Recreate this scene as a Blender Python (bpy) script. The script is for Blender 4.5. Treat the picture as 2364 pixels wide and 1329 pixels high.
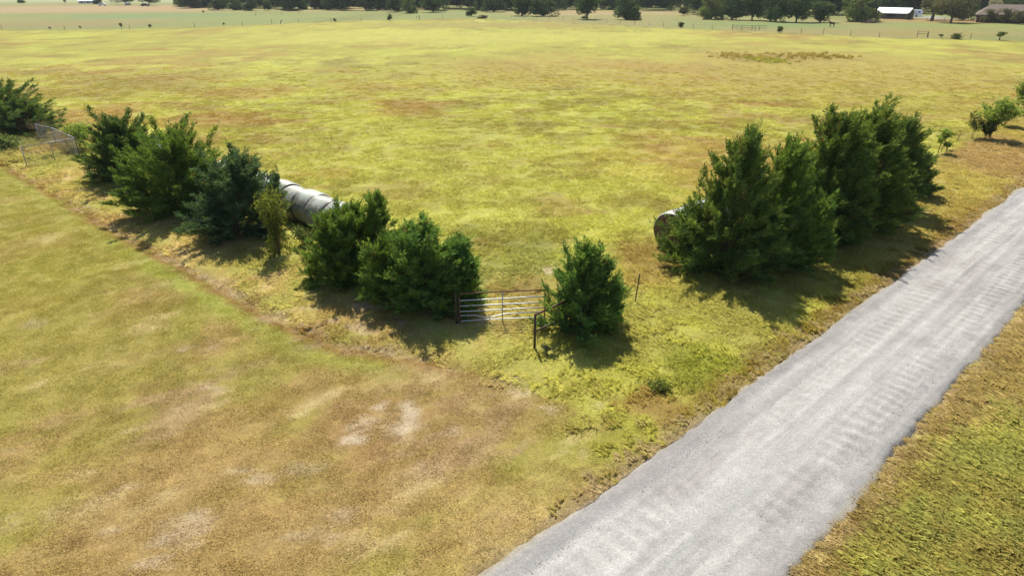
import bpy, bmesh, math, random
import numpy as np
from mathutils import Vector, Matrix

for o in list(bpy.data.objects):
    bpy.data.objects.remove(o)
sc = bpy.context.scene
COL = sc.collection

# ------------------------------------------------------------------ camera, sky, sun, exposure
F_PX, CX, CY, CAM_H, HORIZON = 1576.0, 1182.0, 664.5, 11.0, -36.0
PITCH = math.atan((CY - HORIZON) / F_PX)
cam_d = bpy.data.cameras.new('camera'); cam = bpy.data.objects.new('camera', cam_d); COL.objects.link(cam)
cam_d.sensor_width = 36.0; cam_d.lens = 36.0 * F_PX / 2364.0
cam_d.clip_start = 0.1; cam_d.clip_end = 9000
cam.location = (0, 0, CAM_H); cam.rotation_euler = (math.pi / 2 - PITCH, 0, 0)
sc.camera = cam

SUN_EL = math.radians(52); SHADOW_DIR = (0.2, -1.0)          # shadows fall towards the camera, a little to the right
sun_az = math.atan2(-SHADOW_DIR[0], -SHADOW_DIR[1])            # azimuth of the sun from +Y towards +X
w = bpy.data.worlds.new('World'); sc.world = w; w.use_nodes = True
nt = w.node_tree; bg = nt.nodes['Background']
sky = nt.nodes.new('ShaderNodeTexSky'); sky.sky_type = 'NISHITA'; sky.sun_disc = False
sky.sun_elevation = SUN_EL; sky.sun_rotation = sun_az
nt.links.new(sky.outputs[0], bg.inputs[0]); bg.inputs[1].default_value = 0.09
sun_d = bpy.data.lights.new('sun', 'SUN'); sun_d.energy = 4.6; sun_d.angle = math.radians(0.5); sun_d.color = (1.0, 0.94, 0.82)
sun = bpy.data.objects.new('sun', sun_d); COL.objects.link(sun); sun.location = (0, 60, 80)
sv = Vector((math.sin(sun_az) * math.cos(SUN_EL), math.cos(sun_az) * math.cos(SUN_EL), math.sin(SUN_EL)))
sun.rotation_euler = sv.to_track_quat('Z', 'Y').to_euler()
sc.view_settings.view_transform = 'Standard'; sc.view_settings.look = 'None'
sc.view_settings.gamma = 1.0; sc.view_settings.exposure = 0.95
sc.render.engine = 'CYCLES'
sc.cycles.max_bounces = 6; sc.cycles.diffuse_bounces = 3; sc.cycles.transmission_bounces = 3; sc.cycles.volume_bounces = 0

# ------------------------------------------------------------------ helpers
CT, ST = math.cos(PITCH), math.sin(PITCH)
def G(u, v, z=0.0):
    """photo pixel -> point of the plane at height z"""
    Y = F_PX * CT - (v - CY) * ST; Z = F_PX * ST + (v - CY) * CT
    t = (CAM_H - z) / Z
    return ((u - CX) * t, Y * t)
def HT(ub, vb, vt):
    x, y = G(ub, vb)
    Y = F_PX * CT - (vt - CY) * ST; Z = F_PX * ST + (vt - CY) * CT
    return CAM_H - Z * y / Y
def PXM(v):                       # metres per pixel at the ground of row v
    return CAM_H / ((v - HORIZON) * CT)

def lin(c):
    c = c / 255.0
    return c / 12.92 if c <= 0.04045 else ((c + 0.055) / 1.055) ** 2.4
KEXP = 2.6
def A(r, g, b, k=KEXP):           # albedo of a sunlit surface seen as r,g,b
    return np.array([lin(r) / k, lin(g) / k, lin(b) / k])

_tab = np.random.RandomState(7).rand(8, 256, 256)
def vn(x, y, s=0):
    t = _tab[s % 8]
    xi = np.floor(x).astype(int); yi = np.floor(y).astype(int)
    fx = x - xi; fy = y - yi
    fx = fx * fx * (3 - 2 * fx); fy = fy * fy * (3 - 2 * fy)
    a = t[xi & 255, yi & 255]; b = t[(xi + 1) & 255, yi & 255]
    c = t[xi & 255, (yi + 1) & 255]; d = t[(xi + 1) & 255, (yi + 1) & 255]
    return (a + (b - a) * fx) * (1 - fy) + (c + (d - c) * fx) * fy
def fbm(x, y, scale, s=0, octv=4, gain=0.5):
    r = 0; amp = 1; tot = 0
    x = x / scale + 37.3 * s; y = y / scale + 11.7 * s
    for i in range(octv):
        # rotate each octave so the lattice never shows
        r = r + amp * vn(x, y, s + i); tot += amp; amp *= gain
        x, y = (x * 0.8 - y * 0.6) * 2.03 + 5.1, (x * 0.6 + y * 0.8) * 2.03 + 9.2
    return r / tot
def sm(a, b, x):
    t = np.clip((x - a) / (b - a), 0, 1)
    return t * t * (3 - 2 * t)
def mixc(c, col, m):
    return c + (np.asarray(col)[None, :] - c) * m[:, None]

# ------------------------------------------------------------------ ground plan (world metres)
AX, AY = 0.7275, 0.6861            # road direction
NX, NY = 0.6861, -0.7275           # to the right of it
ROAD_Q, ROAD_HW = -5.76, 2.1
FENCE_Q = -13.9
def PQ(x, y): return x * AX + y * AY, x * NX + y * NY
def XY(p, q): return p * AX + q * NX, p * AY + q * NY

def gpts(px): 
    a = np.array([G(u, v) for u, v in px]); return a[:, 0], a[:, 1]
LINE_X, LINE_Y = gpts([(-700, 90), (0, 376), (90, 432), (200, 496), (300, 551), (400, 606), (500, 661), (600, 716), (700, 768), (800, 800), (900, 818), (1000, 838), (1100, 862), (1300, 930), (1500, 1010)])
FAR_X, FAR_Y = gpts([(-1500, 60), (0, 70), (150, 70), (300, 68), (450, 63), (560, 60), (690, 53), (900, 47), (1100, 43), (1250, 50), (1400, 58), (1500, 64), (1600, 68), (1770, 75), (1900, 80), (2030, 88), (2200, 91), (2364, 95), (3200, 112)])

def region(u0, v0, u1, v1, x, y, soft=0.35, s=0, wob=0.5, nscale=None):
    xa, ya = G((u0 + u1) / 2, v1); xb, yb = G((u0 + u1) / 2, v0)
    yc, ry = (ya + yb) / 2, abs(yb - ya) / 2 + 1e-3
    vm = None
    # centre row that maps to yc, for the x extent
    t = yc / ((ya + yb) / 2)
    k = ((u0 + u1) / 2 - CX)
    xl, _ = G(u0, (v0 + v1) / 2); xr, _ = G(u1, (v0 + v1) / 2)
    xc, rx = (xl + xr) / 2, abs(xr - xl) / 2 + 1e-3
    sc_ = nscale or max(min(rx, ry) * 0.7, 0.25)
    n = (fbm(x, y, sc_, s, 4, 0.6) - 0.5) * 2
    d = 1 - np.sqrt(((x - xc) / rx) ** 2 + ((y - yc) / ry) ** 2) + wob * n
    return sm(-soft * 0.5, soft, d)

def ground_colour(x, y):
    p, q = PQ(x, y)
    n8 = fbm(x, y, 9, 0); n3 = fbm(x, y, 3.2, 1, 5, 0.6); n1 = fbm(x, y, 1.0, 2, 4, 0.6); n20 = fbm(x, y, 26, 3, 4)
    n04 = fbm(x, y, 0.4, 4, 3, 0.6); n14 = fbm(x, y * 0.8, 14, 5, 5, 0.55)
    N = len(x)
    # ---- big pasture
    c = np.tile(A(194, 188, 82), (N, 1))
    c = mixc(c, A(212, 208, 92), sm(0.46, 0.60, n14 * 0.6 + n3 * 0.4))
    c = mixc(c, A(204, 206, 84), sm(0.52, 0.62, n3 * 0.5 + n8 * 0.35 + n1 * 0.15) * 0.8)
    nz = sm(110, 55, y)
    c = mixc(c, A(166, 152, 70), sm(0.50, 0.60, fbm(x * 0.7, y * 1.25, 2.4, 3, 5, 0.62)) * 0.62 * nz)
    c = mixc(c, A(222, 220, 104), sm(0.55, 0.64, fbm(x * 0.7, y * 1.25, 1.9, 4, 5, 0.62)) * 0.8 * nz)
    c = mixc(c, A(184, 150, 92), sm(0.58, 0.66, fbm(x * 0.7, y * 1.2, 3.1, 5, 5, 0.62)) * 0.6 * nz)
    c = mixc(c, A(192, 158, 84), sm(0.52, 0.64, n20 * 0.55 + n8 * 0.25 + n3 * 0.2) * 0.7)
    c = mixc(c, A(166, 152, 74), sm(0.55, 0.70, fbm(x, y, 5.5, 6, 5, 0.6)) * 0.65)
    c = mixc(c, A(184, 146, 78), sm(0.66, 0.76, fbm(x, y * 1.6, 11, 7, 5, 0.6)) * 0.7)
    nb = fbm(x, y * 1.3, 6, 2, 5, 0.6)
    c = mixc(c, A(222, 222, 100), sm(0.55, 0.66, nb) * 0.7 * sm(0.4, 0.55, n3))
    # broad bands of the far pasture
    c = mixc(c, A(188, 172, 92), region(760, 52, 1500, 66, x, y, 0.5, 1, 0.35) * 0.75)
    c = mixc(c, A(222, 218, 104), region(450, 70, 1700, 104, x, y, 0.5, 2, 0.5) * 0.65)
    c = mixc(c, A(200, 172, 92), region(1380, 110, 2500, 260, x, y, 0.5, 3, 0.6) * 0.6)
    c = mixc(c, A(198, 170, 88), region(880, 118, 1500, 215, x, y, 0.5, 4, 0.7) * 0.45)
    c = mixc(c, A(178, 158, 78), region(0, 160, 520, 250, x, y, 0.5, 5, 0.7) * 0.55)
    c = mixc(c, A(192, 156, 86), region(420, 195, 700, 235, x, y, 0.5, 6, 0.7) * 0.6)
    c = mixc(c, A(186, 148, 78), region(840, 230, 1060, 275, x, y, 0.5, 7, 0.8) * 0.7)
    c = mixc(c, A(190, 152, 84), region(110, 235, 330, 300, x, y, 0.5, 1, 0.8) * 0.7)
    c = mixc(c, A(200, 196, 92), region(560, 270, 1350, 520, x, y, 0.6, 2, 0.7) * 0.5)
    c = mixc(c, A(202, 166, 92), region(1380, 300, 2250, 560, x, y, 0.5, 4, 0.6) * 0.55)
    c = mixc(c, A(172, 144, 74), region(1630, 124, 1960, 144, x, y, 0.5, 3, 0.9) * 0.6)
    # gateway: trampled, greener clumps behind the gate
    c = mixc(c, A(170, 168, 90), region(1000, 560, 1350, 720, x, y, 0.5, 5, 0.8) * 0.7)
    c = mixc(c, A(176, 138, 84), region(1130, 620, 1290, 730, x, y, 0.5, 6, 0.9) * 0.6)
    c = mixc(c, A(150, 150, 70), region(980, 520, 1300, 580, x, y, 0.5, 6, 0.9) * 0.4)
    c = mixc(c, A(188, 156, 88), region(1380, 560, 1640, 680, x, y, 0.5, 2, 0.9) * 0.7)
    # ---- strip between the fence line and the ditch line
    ly = np.interp(x, LINE_X, LINE_Y)
    dl = (y - ly) * 0.72                       # distance north-east of the ditch line
    left_end = sm(2.5, -0.5, x)
    strip = sm(0.0, 0.35, dl + (n1 - 0.5) * 0.6) * sm(5.2, 3.6, dl + (n3 - 0.5) * 2) * left_end
    sc0 = np.tile(A(186, 170, 90), (N, 1))
    sc0 = mixc(sc0, A(206, 182, 116), sm(0.5, 0.62, n1 * 0.6 + n3 * 0.4))
    sc0 = mixc(sc0, A(176, 146, 82), sm(0.54, 0.66, fbm(x, y, 1.8, 5, 4, 0.6)) * 0.8)
    sc0 = mixc(sc0, A(176, 172, 82), sm(0.42, 0.58, fbm(x, y, 2.6, 6, 4, 0.6)) * 0.8)
    c = c + (sc0 * 1.3 - c) * strip[:, None]
    # ---- lawn south-west of the line and around to the road
    vq = sm(-8.0, -7.75, q)
    lawn = sm(0.15, -0.1, dl + (n04 - 0.5) * 0.4)
    lc = np.tile(A(166, 153, 76), (N, 1))
    lc = mixc(lc, A(158, 152, 66), sm(0.46, 0.60, n8 * 0.5 + n3 * 0.5) * 0.8)
    lc = mixc(lc, A(178, 150, 92), sm(0.50, 0.64, fbm(p * 0.45, q, 2.4, 3, 5, 0.62)) * 0.8)
    lc = mixc(lc, A(152, 134, 66), sm(0.56, 0.70, fbm(p * 0.35, q, 1.3, 4, 5, 0.6)) * 0.7)
    lc = mixc(lc, A(204, 184, 128), sm(0.63, 0.75, fbm(p * 0.5, q, 1.1, 5, 5, 0.62)) * 0.8)
    g_left = region(-700, 300, 620, 1000, x, y, 0.7, 2, 0.6)
    lc = mixc(lc, A(170, 160, 72), g_left * 0.6)
    lc = mixc(lc, A(178, 146, 94), region(100, 960, 1000, 1420, x, y, 0.6, 6, 0.7) * 0.45)
    lc = mixc(lc, A(182, 150, 116), sm(0.54, 0.66, fbm(p * 0.45, q, 1.7, 6, 5, 0.62)) * 0.6 * sm(24, 15, y))
    lc = mixc(lc, A(172, 132, 92), region(700, 900, 1000, 1060, x, y, 0.6, 1, 0.7) * 0.6)
    lc = mixc(lc, A(196, 172, 106), region(1000, 1080, 1500, 1420, x, y, 0.6, 1, 0.8) * 0.45)
    edge = np.exp(-((dl + 0.75) / 0.42) ** 2) * sm(-1.0, -6.0, x) * sm(-24, -16, x)
    lc = mixc(lc, A(164, 172, 70), edge * (0.35 + 0.6 * n3))
    edge2 = np.exp(-((dl + 0.5) / 0.5) ** 2) * sm(-20, -26, x)
    lc = mixc(lc, A(176, 176, 84), edge2 * 0.7)
    c = c + (lc * 1.32 - c) * lawn[:, None]
    # ---- dry rut along the line
    rut = np.exp(-((dl - 0.1 + (n1 - 0.5) * 0.4) / 0.26) ** 2) * sm(0.5, -3.0, x)
    c = mixc(c, A(172, 136, 78), rut * 0.9)
    c = mixc(c, A(160, 110, 60), np.exp(-((dl + 0.22 + (n1 - 0.5) * 0.3) / 0.16) ** 2) * sm(-2, -5, x) * 0.75)
    c = mixc(c, A(226, 204, 160), np.exp(-((dl - 0.12 + (n1 - 0.5) * 0.3) / 0.11) ** 2) * sm(0.5, -3.0, x) * sm(0.42, 0.58, n04 * 0.5 + n3 * 0.5) * 0.9)
    c = mixc(c, A(214, 188, 146), region(560, 680, 1000, 830, x, y, 0.6, 3, 0.9, 0.8) * sm(0.52, 0.62, fbm(x, y, 0.5, 6, 4, 0.6)) * 0.8)
    # ---- grass between the right-hand trees and the road
    band = sm(-14.6, -13.2, q + (n3 - 0.5) * 1.5) * sm(-0.5, 6.5, p - 10 + (n8 - 0.5) * 5 + (n1 - 0.5) * 3) 
    bc = np.tile(A(182, 174, 84), (N, 1))
    bc = mixc(bc, A(192, 188, 82), sm(0.48, 0.60, n1 * 0.5 + n3 * 0.5))
    bc = mixc(bc, A(160, 150, 60), sm(0.54, 0.68, fbm(p * 0.6, q, 1.6, 6, 5, 0.6)) * 0.8)
    bc = mixc(bc, A(190, 166, 88), sm(26, 36, p) * (0.4 + 0.5 * n8))
    bc = mixc(bc, A(184, 152, 96), region(2040, 300, 2500, 420, x, y, 0.5, 1, 0.7) * 0.8)
    c = c + (bc * 1.18 - c) * (band * sm(-7.6, -8.4, q))[:, None]
    c = mixc(c, A(158, 164, 52), region(1520, 800, 1740, 900, x, y, 0.5, 3, 0.9) * 0.7)
    c = mixc(c, A(186, 148, 84), region(1440, 890, 1600, 1000, x, y, 0.5, 4, 0.9) * 0.7)
    # brown edge of the road
    eb = np.exp(-((q + 8.25 + (n3 - 0.5) * 0.7) / 0.42) ** 2) * sm(11, 17, p)
    c = mixc(c, A(150, 116, 50), eb * 0.75)
    c = mixc(c, A(202, 172, 118), np.exp(-((q + 7.95 + (n1 - 0.5) * 0.35) / 0.16) ** 2) * 0.75)
    # ---- verge right of the road
    vr = sm(-3.75, -3.5, q)
    vc = np.tile(A(168, 148, 86), (N, 1))
    vc = mixc(vc, A(178, 156, 100), sm(0.5, 0.64, fbm(p * 0.6, q, 0.9, 3, 4, 0.6)))
    vc = mixc(vc, A(146, 122, 68), sm(0.54, 0.68, fbm(p * 0.5, q, 0.7, 4, 4, 0.6)) * 0.8)
    vg = sm(-3.05, -2.35, q + (fbm(x, y, 1.4, 1, 4, 0.6) - 0.5) * 1.3 - sm(16, 24, p) * 0.9)
    gc = np.tile(A(158, 156, 80), (N, 1))
    gc = mixc(gc, A(176, 172, 84), sm(0.45, 0.6, n1))
    gc = mixc(gc, A(162, 146, 76), sm(0.55, 0.68, fbm(x, y, 1.7, 7, 4, 0.6)) * 0.8)
    vc = vc + (gc - vc) * vg[:, None]
    c = c + (vc - c) * vr[:, None]
    de = np.abs(q - ROAD_Q) - ROAD_HW
    wash = sm(0.55, 0.05, de + (n04 - 0.5) * 0.7 + (n1 - 0.5) * 0.6)
    c = mixc(c, A(206, 184, 142), wash * 0.5)
    # ---- pen corner at the far left
    c = mixc(c, A(150, 164, 88), region(-60, 300, 130, 370, x, y, 0.6, 3, 0.7) * 0.8)
    c = mixc(c, A(168, 140, 98), region(70, 290, 210, 350, x, y, 0.6, 4, 0.8) * 0.6)
    # ---- bare patches of pale soil in the lawn
    for i, (u, v, ru, rv, k) in enumerate([(945, 945, 26, 26, .95), (880, 938, 20, 10, .8), (925, 985, 42, 16, .85), (835, 980, 28, 20, .8), (822, 1012, 28, 14, .8), (700, 1078, 46, 12, .85), (685, 1105, 20, 8, .7), (930, 1010, 20, 12, .6), (1048, 990, 16, 10, .7), (1270, 942, 22, 8, .8), (1165, 880, 30, 14, .5), (1200, 905, 36, 10, .55), (430, 1210, 60, 34, .5), (400, 1250, 50, 20, .45), (600, 1110, 50, 14, .5), (560, 1085, 34, 10, .5), (490, 895, 22, 6, .55), (370, 1300, 50, 16, .5), (265, 1222, 26, 8, .45), (430, 803, 14, 8, .5), (80, 745, 30, 12, .45), (495, 800, 12, 6, .5), (720, 1240, 70, 12, .4), (280, 1130, 30, 8, .4), (1040, 705, 20, 8, .3), (1268, 622, 18, 8, .7), (1370, 935, 16, 8, .3), (800, 1185, 40, 12, .4), (915, 1175, 34, 10, .35)]):
        c = mixc(c, A(236, 214, 180), region(u - ru * 1.1, v - rv * 1.1, u + ru * 1.1, v + rv * 1.1, x, y, 0.22, i, 0.8, 0.22) * k * (0.45 + 0.55 * sm(0.4, 0.58, n04)))
    # ---- beyond the pasture fence
    fy = np.interp(x, FAR_X, FAR_Y)
    beyond = sm(-2.5, 2.5, y - fy + (n8 - 0.5) * 6)
    fc = np.tile(A(166, 174, 100), (N, 1))
    nf = fbm(x, y * 0.5, 40, 1, 5, 0.6)
    fc = mixc(fc, A(158, 162, 92), sm(0.45, 0.6, nf))
    fc = mixc(fc, A(184, 172, 108), sm(0.52, 0.66, fbm(x, y * 0.5, 60, 2, 5, 0.6)) * 0.7)
    fc = mixc(fc, A(148, 172, 108), region(90, 30, 560, 46, x, y, 0.6, 3, 0.3) * 0.85)
    fc = mixc(fc, A(178, 160, 104), region(-80, 45, 460, 66, x, y, 0.6, 4, 0.5) * 0.6)
    fc = mixc(fc, A(206, 178, 128), region(-200, 11, 620, 32, x, y, 0.4, 5, 0.25) * 0.95)
    fc = mixc(fc, A(214, 186, 130), region(600, 14, 1020, 28, x, y, 0.5, 6, 0.5) * 0.7)
    fc = mixc(fc, A(210, 180, 130), region(1080, 25, 1680, 35, x, y, 0.5, 7, 0.4) * 0.7)
    fc = mixc(fc, A(150, 170, 98), region(1560, 46, 1960, 68, x, y, 0.6, 2, 0.5) * 0.7)
    fc = mixc(fc, A(150, 174, 102), region(1680, 52, 1960, 64, x, y, 0.6, 2, 0.4) * 0.7)
    fc = mixc(fc, A(200, 160, 100), region(1990, 42, 2450, 55, x, y, 0.6, 4, 0.4) * 0.8)
    fc = mixc(fc, A(184, 166, 96), region(1900, 64, 2450, 90, x, y, 0.6, 6, 0.6) * 0.75)
    fc = mixc(fc, A(172, 180, 96), region(2120, 54, 2500, 68, x, y, 0.6, 7, 0.5) * 0.7)
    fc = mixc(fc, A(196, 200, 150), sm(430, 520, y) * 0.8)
    fc = mixc(fc, A(226, 222, 222), region(2100, 38, 2190, 44, x, y, 0.4, 1, 0.2) * 0.9)
    c = c + (fc - c) * beyond[:, None]
    c = mixc(c, A(122, 112, 62), np.exp(-((y - fy) / 1.1) ** 2) * sm(0.35, 0.6, n8) * 0.6)
    # grain at the half-metre scale
    g = 1 + (n1 - 0.5) * 0.18 + (n04 - 0.5) * 0.18
    g = g * (1 + (fbm(x, y, 0.22, 6, 2, 0.6) - 0.5) * 0.25 * sm(45, 20, y))
    c = c * g[:, None]
    lum = c.mean(axis=1, keepdims=True); c = lum + (c - lum) * 0.97
    return np.clip(c, 0.004, 0.9)

def ground_height(x, y):
    p, q = PQ(x, y)
    z = (fbm(x, y, 6, 3, 4) - 0.5) * 0.14 + (fbm(x, y, 1.1, 5, 4, 0.6) - 0.5) * 0.07
    ly = np.interp(x, LINE_X, LINE_Y); dl = (y - ly) * 0.72
    z = z - 0.13 * np.exp(-((dl - 0.1) / 0.24) ** 2) * sm(0.5, -3, x)
    d = np.abs(q - ROAD_Q)
    wob = (fbm(x, y, 1.3, 6, 4, 0.6) - 0.5) * 0.3
    inroad = sm(ROAD_HW + 0.25, ROAD_HW - 0.3, d + wob)
    z = z * (1 - inroad) * sm(ROAD_HW, ROAD_HW + 1.2, d) + (-0.14) * inroad
    z = z + 0.28 * sm(-3.3, -0.5, q)                 # right-hand bank
    # undulation of the far pasture and fields
    z = z * sm(400, 150, y)
    return z

# ------------------------------------------------------------------ materials
def newmat(name):
    m = bpy.data.materials.new(name); m.use_nodes = True
    nt = m.node_tree
    for n in list(nt.nodes): nt.nodes.remove(n)
    out = nt.nodes.new('ShaderNodeOutputMaterial')
    return m, nt, out
def nd(nt, t, **kw):
    n = nt.nodes.new(t)
    for k, v in kw.items(): setattr(n, k, v)
    return n
def simple(name, col, rough=0.7, metal=0.0, var=0.15, scale=6.0, bump=0.0, spec=0.3, col2=None, lo=0.45, hi=0.62):
    m, nt, out = newmat(name)
    b = nd(nt, 'ShaderNodeBsdfPrincipled'); b.inputs['Roughness'].default_value = rough; b.inputs['Metallic'].default_value = metal
    b.inputs['Specular IOR Level'].default_value = spec
    tc = nd(nt, 'ShaderNodeTexCoord'); no = nd(nt, 'ShaderNodeTexNoise'); no.inputs['Scale'].default_value = scale; no.inputs['Detail'].default_value = 6
    nt.links.new(tc.outputs['Object'], no.inputs['Vector'])
    r = nd(nt, 'ShaderNodeValToRGB')
    c2 = col2 if col2 is not None else [x * (1 - var) for x in col]
    r.color_ramp.elements[0].position = lo if col2 is not None else 0.3; r.color_ramp.elements[1].position = hi if col2 is not None else 0.7
    r.color_ramp.elements[0].color = (*c2, 1); r.color_ramp.elements[1].color = (*[x * (1 + (var if col2 is None else 0)) for x in col], 1)
    nt.links.new(no.outputs[0], r.inputs[0]); nt.links.new(r.outputs[0], b.inputs['Base Color'])
    if bump:
        bp = nd(nt, 'ShaderNodeBump'); bp.inputs['Strength'].default_value = bump; bp.inputs['Distance'].default_value = 0.02
        nt.links.new(no.outputs[0], bp.inputs['Height']); nt.links.new(bp.outputs[0], b.inputs['Normal'])
    nt.links.new(b.outputs[0], out.inputs[0])
    return m

def foliage_mat(name, col, transl=0.35, var=0.35, hue=(1, 1, 1), attr=None, up=0.0):
    """leaf material: colour varies from leaf to leaf, part of the light passes through"""
    m, nt, out = newmat(name)
    geo = nd(nt, 'ShaderNodeNewGeometry')
    at = nd(nt, 'ShaderNodeAttribute', attribute_name='tint')
    if attr == 'INSTANCER': at.attribute_type = 'INSTANCER'
    mp = nd(nt, 'ShaderNodeMapRange'); mp.inputs['To Min'].default_value = 1 - var; mp.inputs['To Max'].default_value = 1 + var
    nt.links.new(geo.outputs['Random Per Island'], mp.inputs[0])
    mul = nd(nt, 'ShaderNodeVectorMath', operation='SCALE')
    if attr:
        nt.links.new(at.outputs['Color'], mul.inputs[0])
    else:
        mul.inputs[0].default_value = col
    nt.links.new(mp.outputs[0], mul.inputs['Scale'])
    d = nd(nt, 'ShaderNodeBsdfDiffuse'); t = nd(nt, 'ShaderNodeBsdfTranslucent'); mx = nd(nt, 'ShaderNodeMixShader')
    mx.inputs[0].default_value = transl
    m2 = nd(nt, 'ShaderNodeVectorMath', operation='MULTIPLY'); m2.inputs[1].default_value = hue
    nt.links.new(mul.outputs[0], m2.inputs[0])
    nt.links.new(mul.outputs[0], d.inputs[0]); nt.links.new(m2.outputs[0], t.inputs[0])
    if up:
        av = nd(nt, 'ShaderNodeVectorMath', operation='MULTIPLY_ADD'); av.inputs[1].default_value = (1 - up,) * 3; av.inputs[2].default_value = (0, 0, up)
        nt.links.new(geo.outputs['Normal'], av.inputs[0]); nv = nd(nt, 'ShaderNodeVectorMath', operation='NORMALIZE'); nt.links.new(av.outputs[0], nv.inputs[0])
        nt.links.new(nv.outputs[0], d.inputs['Normal'])
    nt.links.new(d.outputs[0], mx.inputs[1]); nt.links.new(t.outputs[0], mx.inputs[2]); nt.links.new(mx.outputs[0], out.inputs[0])
    return m

def ground_mat():
    m, nt, out = newmat('dry_grass_ground')
    b = nd(nt, 'ShaderNodeBsdfPrincipled'); b.inputs['Roughness'].default_value = 0.95; b.inputs['Specular IOR Level'].default_value = 0.1
    at = nd(nt, 'ShaderNodeAttribute', attribute_name='tint')
    geo = nd(nt, 'ShaderNodeNewGeometry')
    vals = []
    mul = None
    for sc_, lo, hi in ((1.1, 0.90, 1.10), (5.0, 0.82, 1.18), (20.0, 0.68, 1.32), (70.0, 0.8, 1.2)):
        no = nd(nt, 'ShaderNodeTexNoise'); no.inputs['Scale'].default_value = sc_; no.inputs['Detail'].default_value = 5; no.inputs['Roughness'].default_value = 0.65
        nt.links.new(geo.outputs['Position'], no.inputs['Vector'])
        mp = nd(nt, 'ShaderNodeMapRange'); mp.inputs['From Min'].default_value = 0.3; mp.inputs['From Max'].default_value = 0.7
        mp.inputs['To Min'].default_value = lo; mp.inputs['To Max'].default_value = hi
        nt.links.new(no.outputs[0], mp.inputs[0])
        if mul is None: mul = mp.outputs[0]
        else:
            mm = nd(nt, 'ShaderNodeMath', operation='MULTIPLY'); nt.links.new(mul, mm.inputs[0]); nt.links.new(mp.outputs[0], mm.inputs[1]); mul = mm.outputs[0]
    v = nd(nt, 'ShaderNodeVectorMath', operation='SCALE'); nt.links.new(at.outputs['Color'], v.inputs[0]); nt.links.new(mul, v.inputs['Scale'])
    nt.links.new(v.outputs[0], b.inputs['Base Color'])
    bp = nd(nt, 'ShaderNodeBump'); bp.inputs['Strength'].default_value = 0.4; bp.inputs['Distance'].default_value = 0.03
    nt.links.new(mul, bp.inputs['Height']); nt.links.new(bp.outputs[0], b.inputs['Normal'])
    nt.links.new(b.outputs[0], out.inputs[0])
    return m

def road_mat():
    m, nt, out = newmat('white_gravel')
    b = nd(nt, 'ShaderNodeBsdfPrincipled'); b.inputs['Roughness'].default_value = 0.9; b.inputs['Specular IOR Level'].default_value = 0.2
    at = nd(nt, 'ShaderNodeAttribute', attribute_name='tint')
    geo = nd(nt, 'ShaderNodeNewGeometry')
    mul = None
    for sc_, lo, hi in ((2.2, 0.92, 1.08), (14.0, 0.80, 1.18), (60.0, 0.62, 1.34)):
        no = nd(nt, 'ShaderNodeTexNoise'); no.inputs['Scale'].default_value = sc_; no.inputs['Detail'].default_value = 4; no.inputs['Roughness'].default_value = 0.7
        nt.links.new(geo.outputs['Position'], no.inputs['Vector'])
        mp = nd(nt, 'ShaderNodeMapRange'); mp.inputs['From Min'].default_value = 0.3; mp.inputs['From Max'].default_value = 0.7
        mp.inputs['To Min'].default_value = lo; mp.inputs['To Max'].default_value = hi
        nt.links.new(no.outputs[0], mp.inputs[0])
        if mul is None: mul = mp.outputs[0]
        else:
            mm = nd(nt, 'ShaderNodeMath', operation='MULTIPLY'); nt.links.new(mul, mm.inputs[0]); nt.links.new(mp.outputs[0], mm.inputs[1]); mul = mm.outputs[0]
    v = nd(nt, 'ShaderNodeVectorMath', operation='SCALE'); nt.links.new(at.outputs['Color'], v.inputs[0]); nt.links.new(mul, v.inputs['Scale'])
    nt.links.new(v.outputs[0], b.inputs['Base Color'])
    vo = nd(nt, 'ShaderNodeTexVoronoi'); vo.inputs['Scale'].default_value = 38; nt.links.new(geo.outputs['Position'], vo.inputs['Vector'])
    bp = nd(nt, 'ShaderNodeBump'); bp.inputs['Strength'].default_value = 0.5; bp.inputs['Distance'].default_value = 0.015; bp.invert = True
    nt.links.new(vo.outputs[0], bp.inputs['Height']); nt.links.new(bp.outputs[0], b.inputs['Normal'])
    nt.links.new(b.outputs[0], out.inputs[0])
    return m

# ------------------------------------------------------------------ mesh helpers
def mesh_from(name, verts, faces, mat=None, smooth=False, tint=None):
    me = bpy.data.meshes.new(name)
    verts = np.asarray(verts, dtype=np.float32); faces = np.asarray(faces, dtype=np.int32)
    nf, k = faces.shape
    me.vertices.add(len(verts)); me.vertices.foreach_set('co', verts.ravel())
    me.loops.add(nf * k); me.loops.foreach_set('vertex_index', faces.ravel())
    me.polygons.add(nf); me.polygons.foreach_set('loop_start', np.arange(0, nf * k, k, dtype=np.int32))
    if smooth: me.polygons.foreach_set('use_smooth', np.ones(nf, dtype=bool))
    if tint is not None:
        a = me.attributes.new('tint', 'FLOAT_COLOR', 'POINT')
        t = np.ones((len(verts), 4), dtype=np.float32); t[:, :3] = tint
        a.data.foreach_set('color', t.ravel())
    me.update(calc_edges=True); me.validate()
    if mat: me.materials.append(mat)
    return me
def link(name, me, parent=None, loc=None, rot=None):
    o = bpy.data.objects.new(name, me); COL.objects.link(o)
    if parent: o.parent = parent
    if loc is not None: o.location = loc
    if rot is not None: o.rotation_euler = rot
    return o
def tag(o, label=None, cat=None, group=None, kind=None):
    if label: o['label'] = label
    if cat: o['category'] = cat
    if group: o['group'] = group
    if kind: o['kind'] = kind
    return o
def empty(name, loc, label, cat, group=None, rotz=0):
    o = bpy.data.objects.new(name, None); COL.objects.link(o); o.location = loc; o.rotation_euler = (0, 0, rotz)
    o.empty_display_size = 0.2
    return tag(o, label, cat, group)

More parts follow.
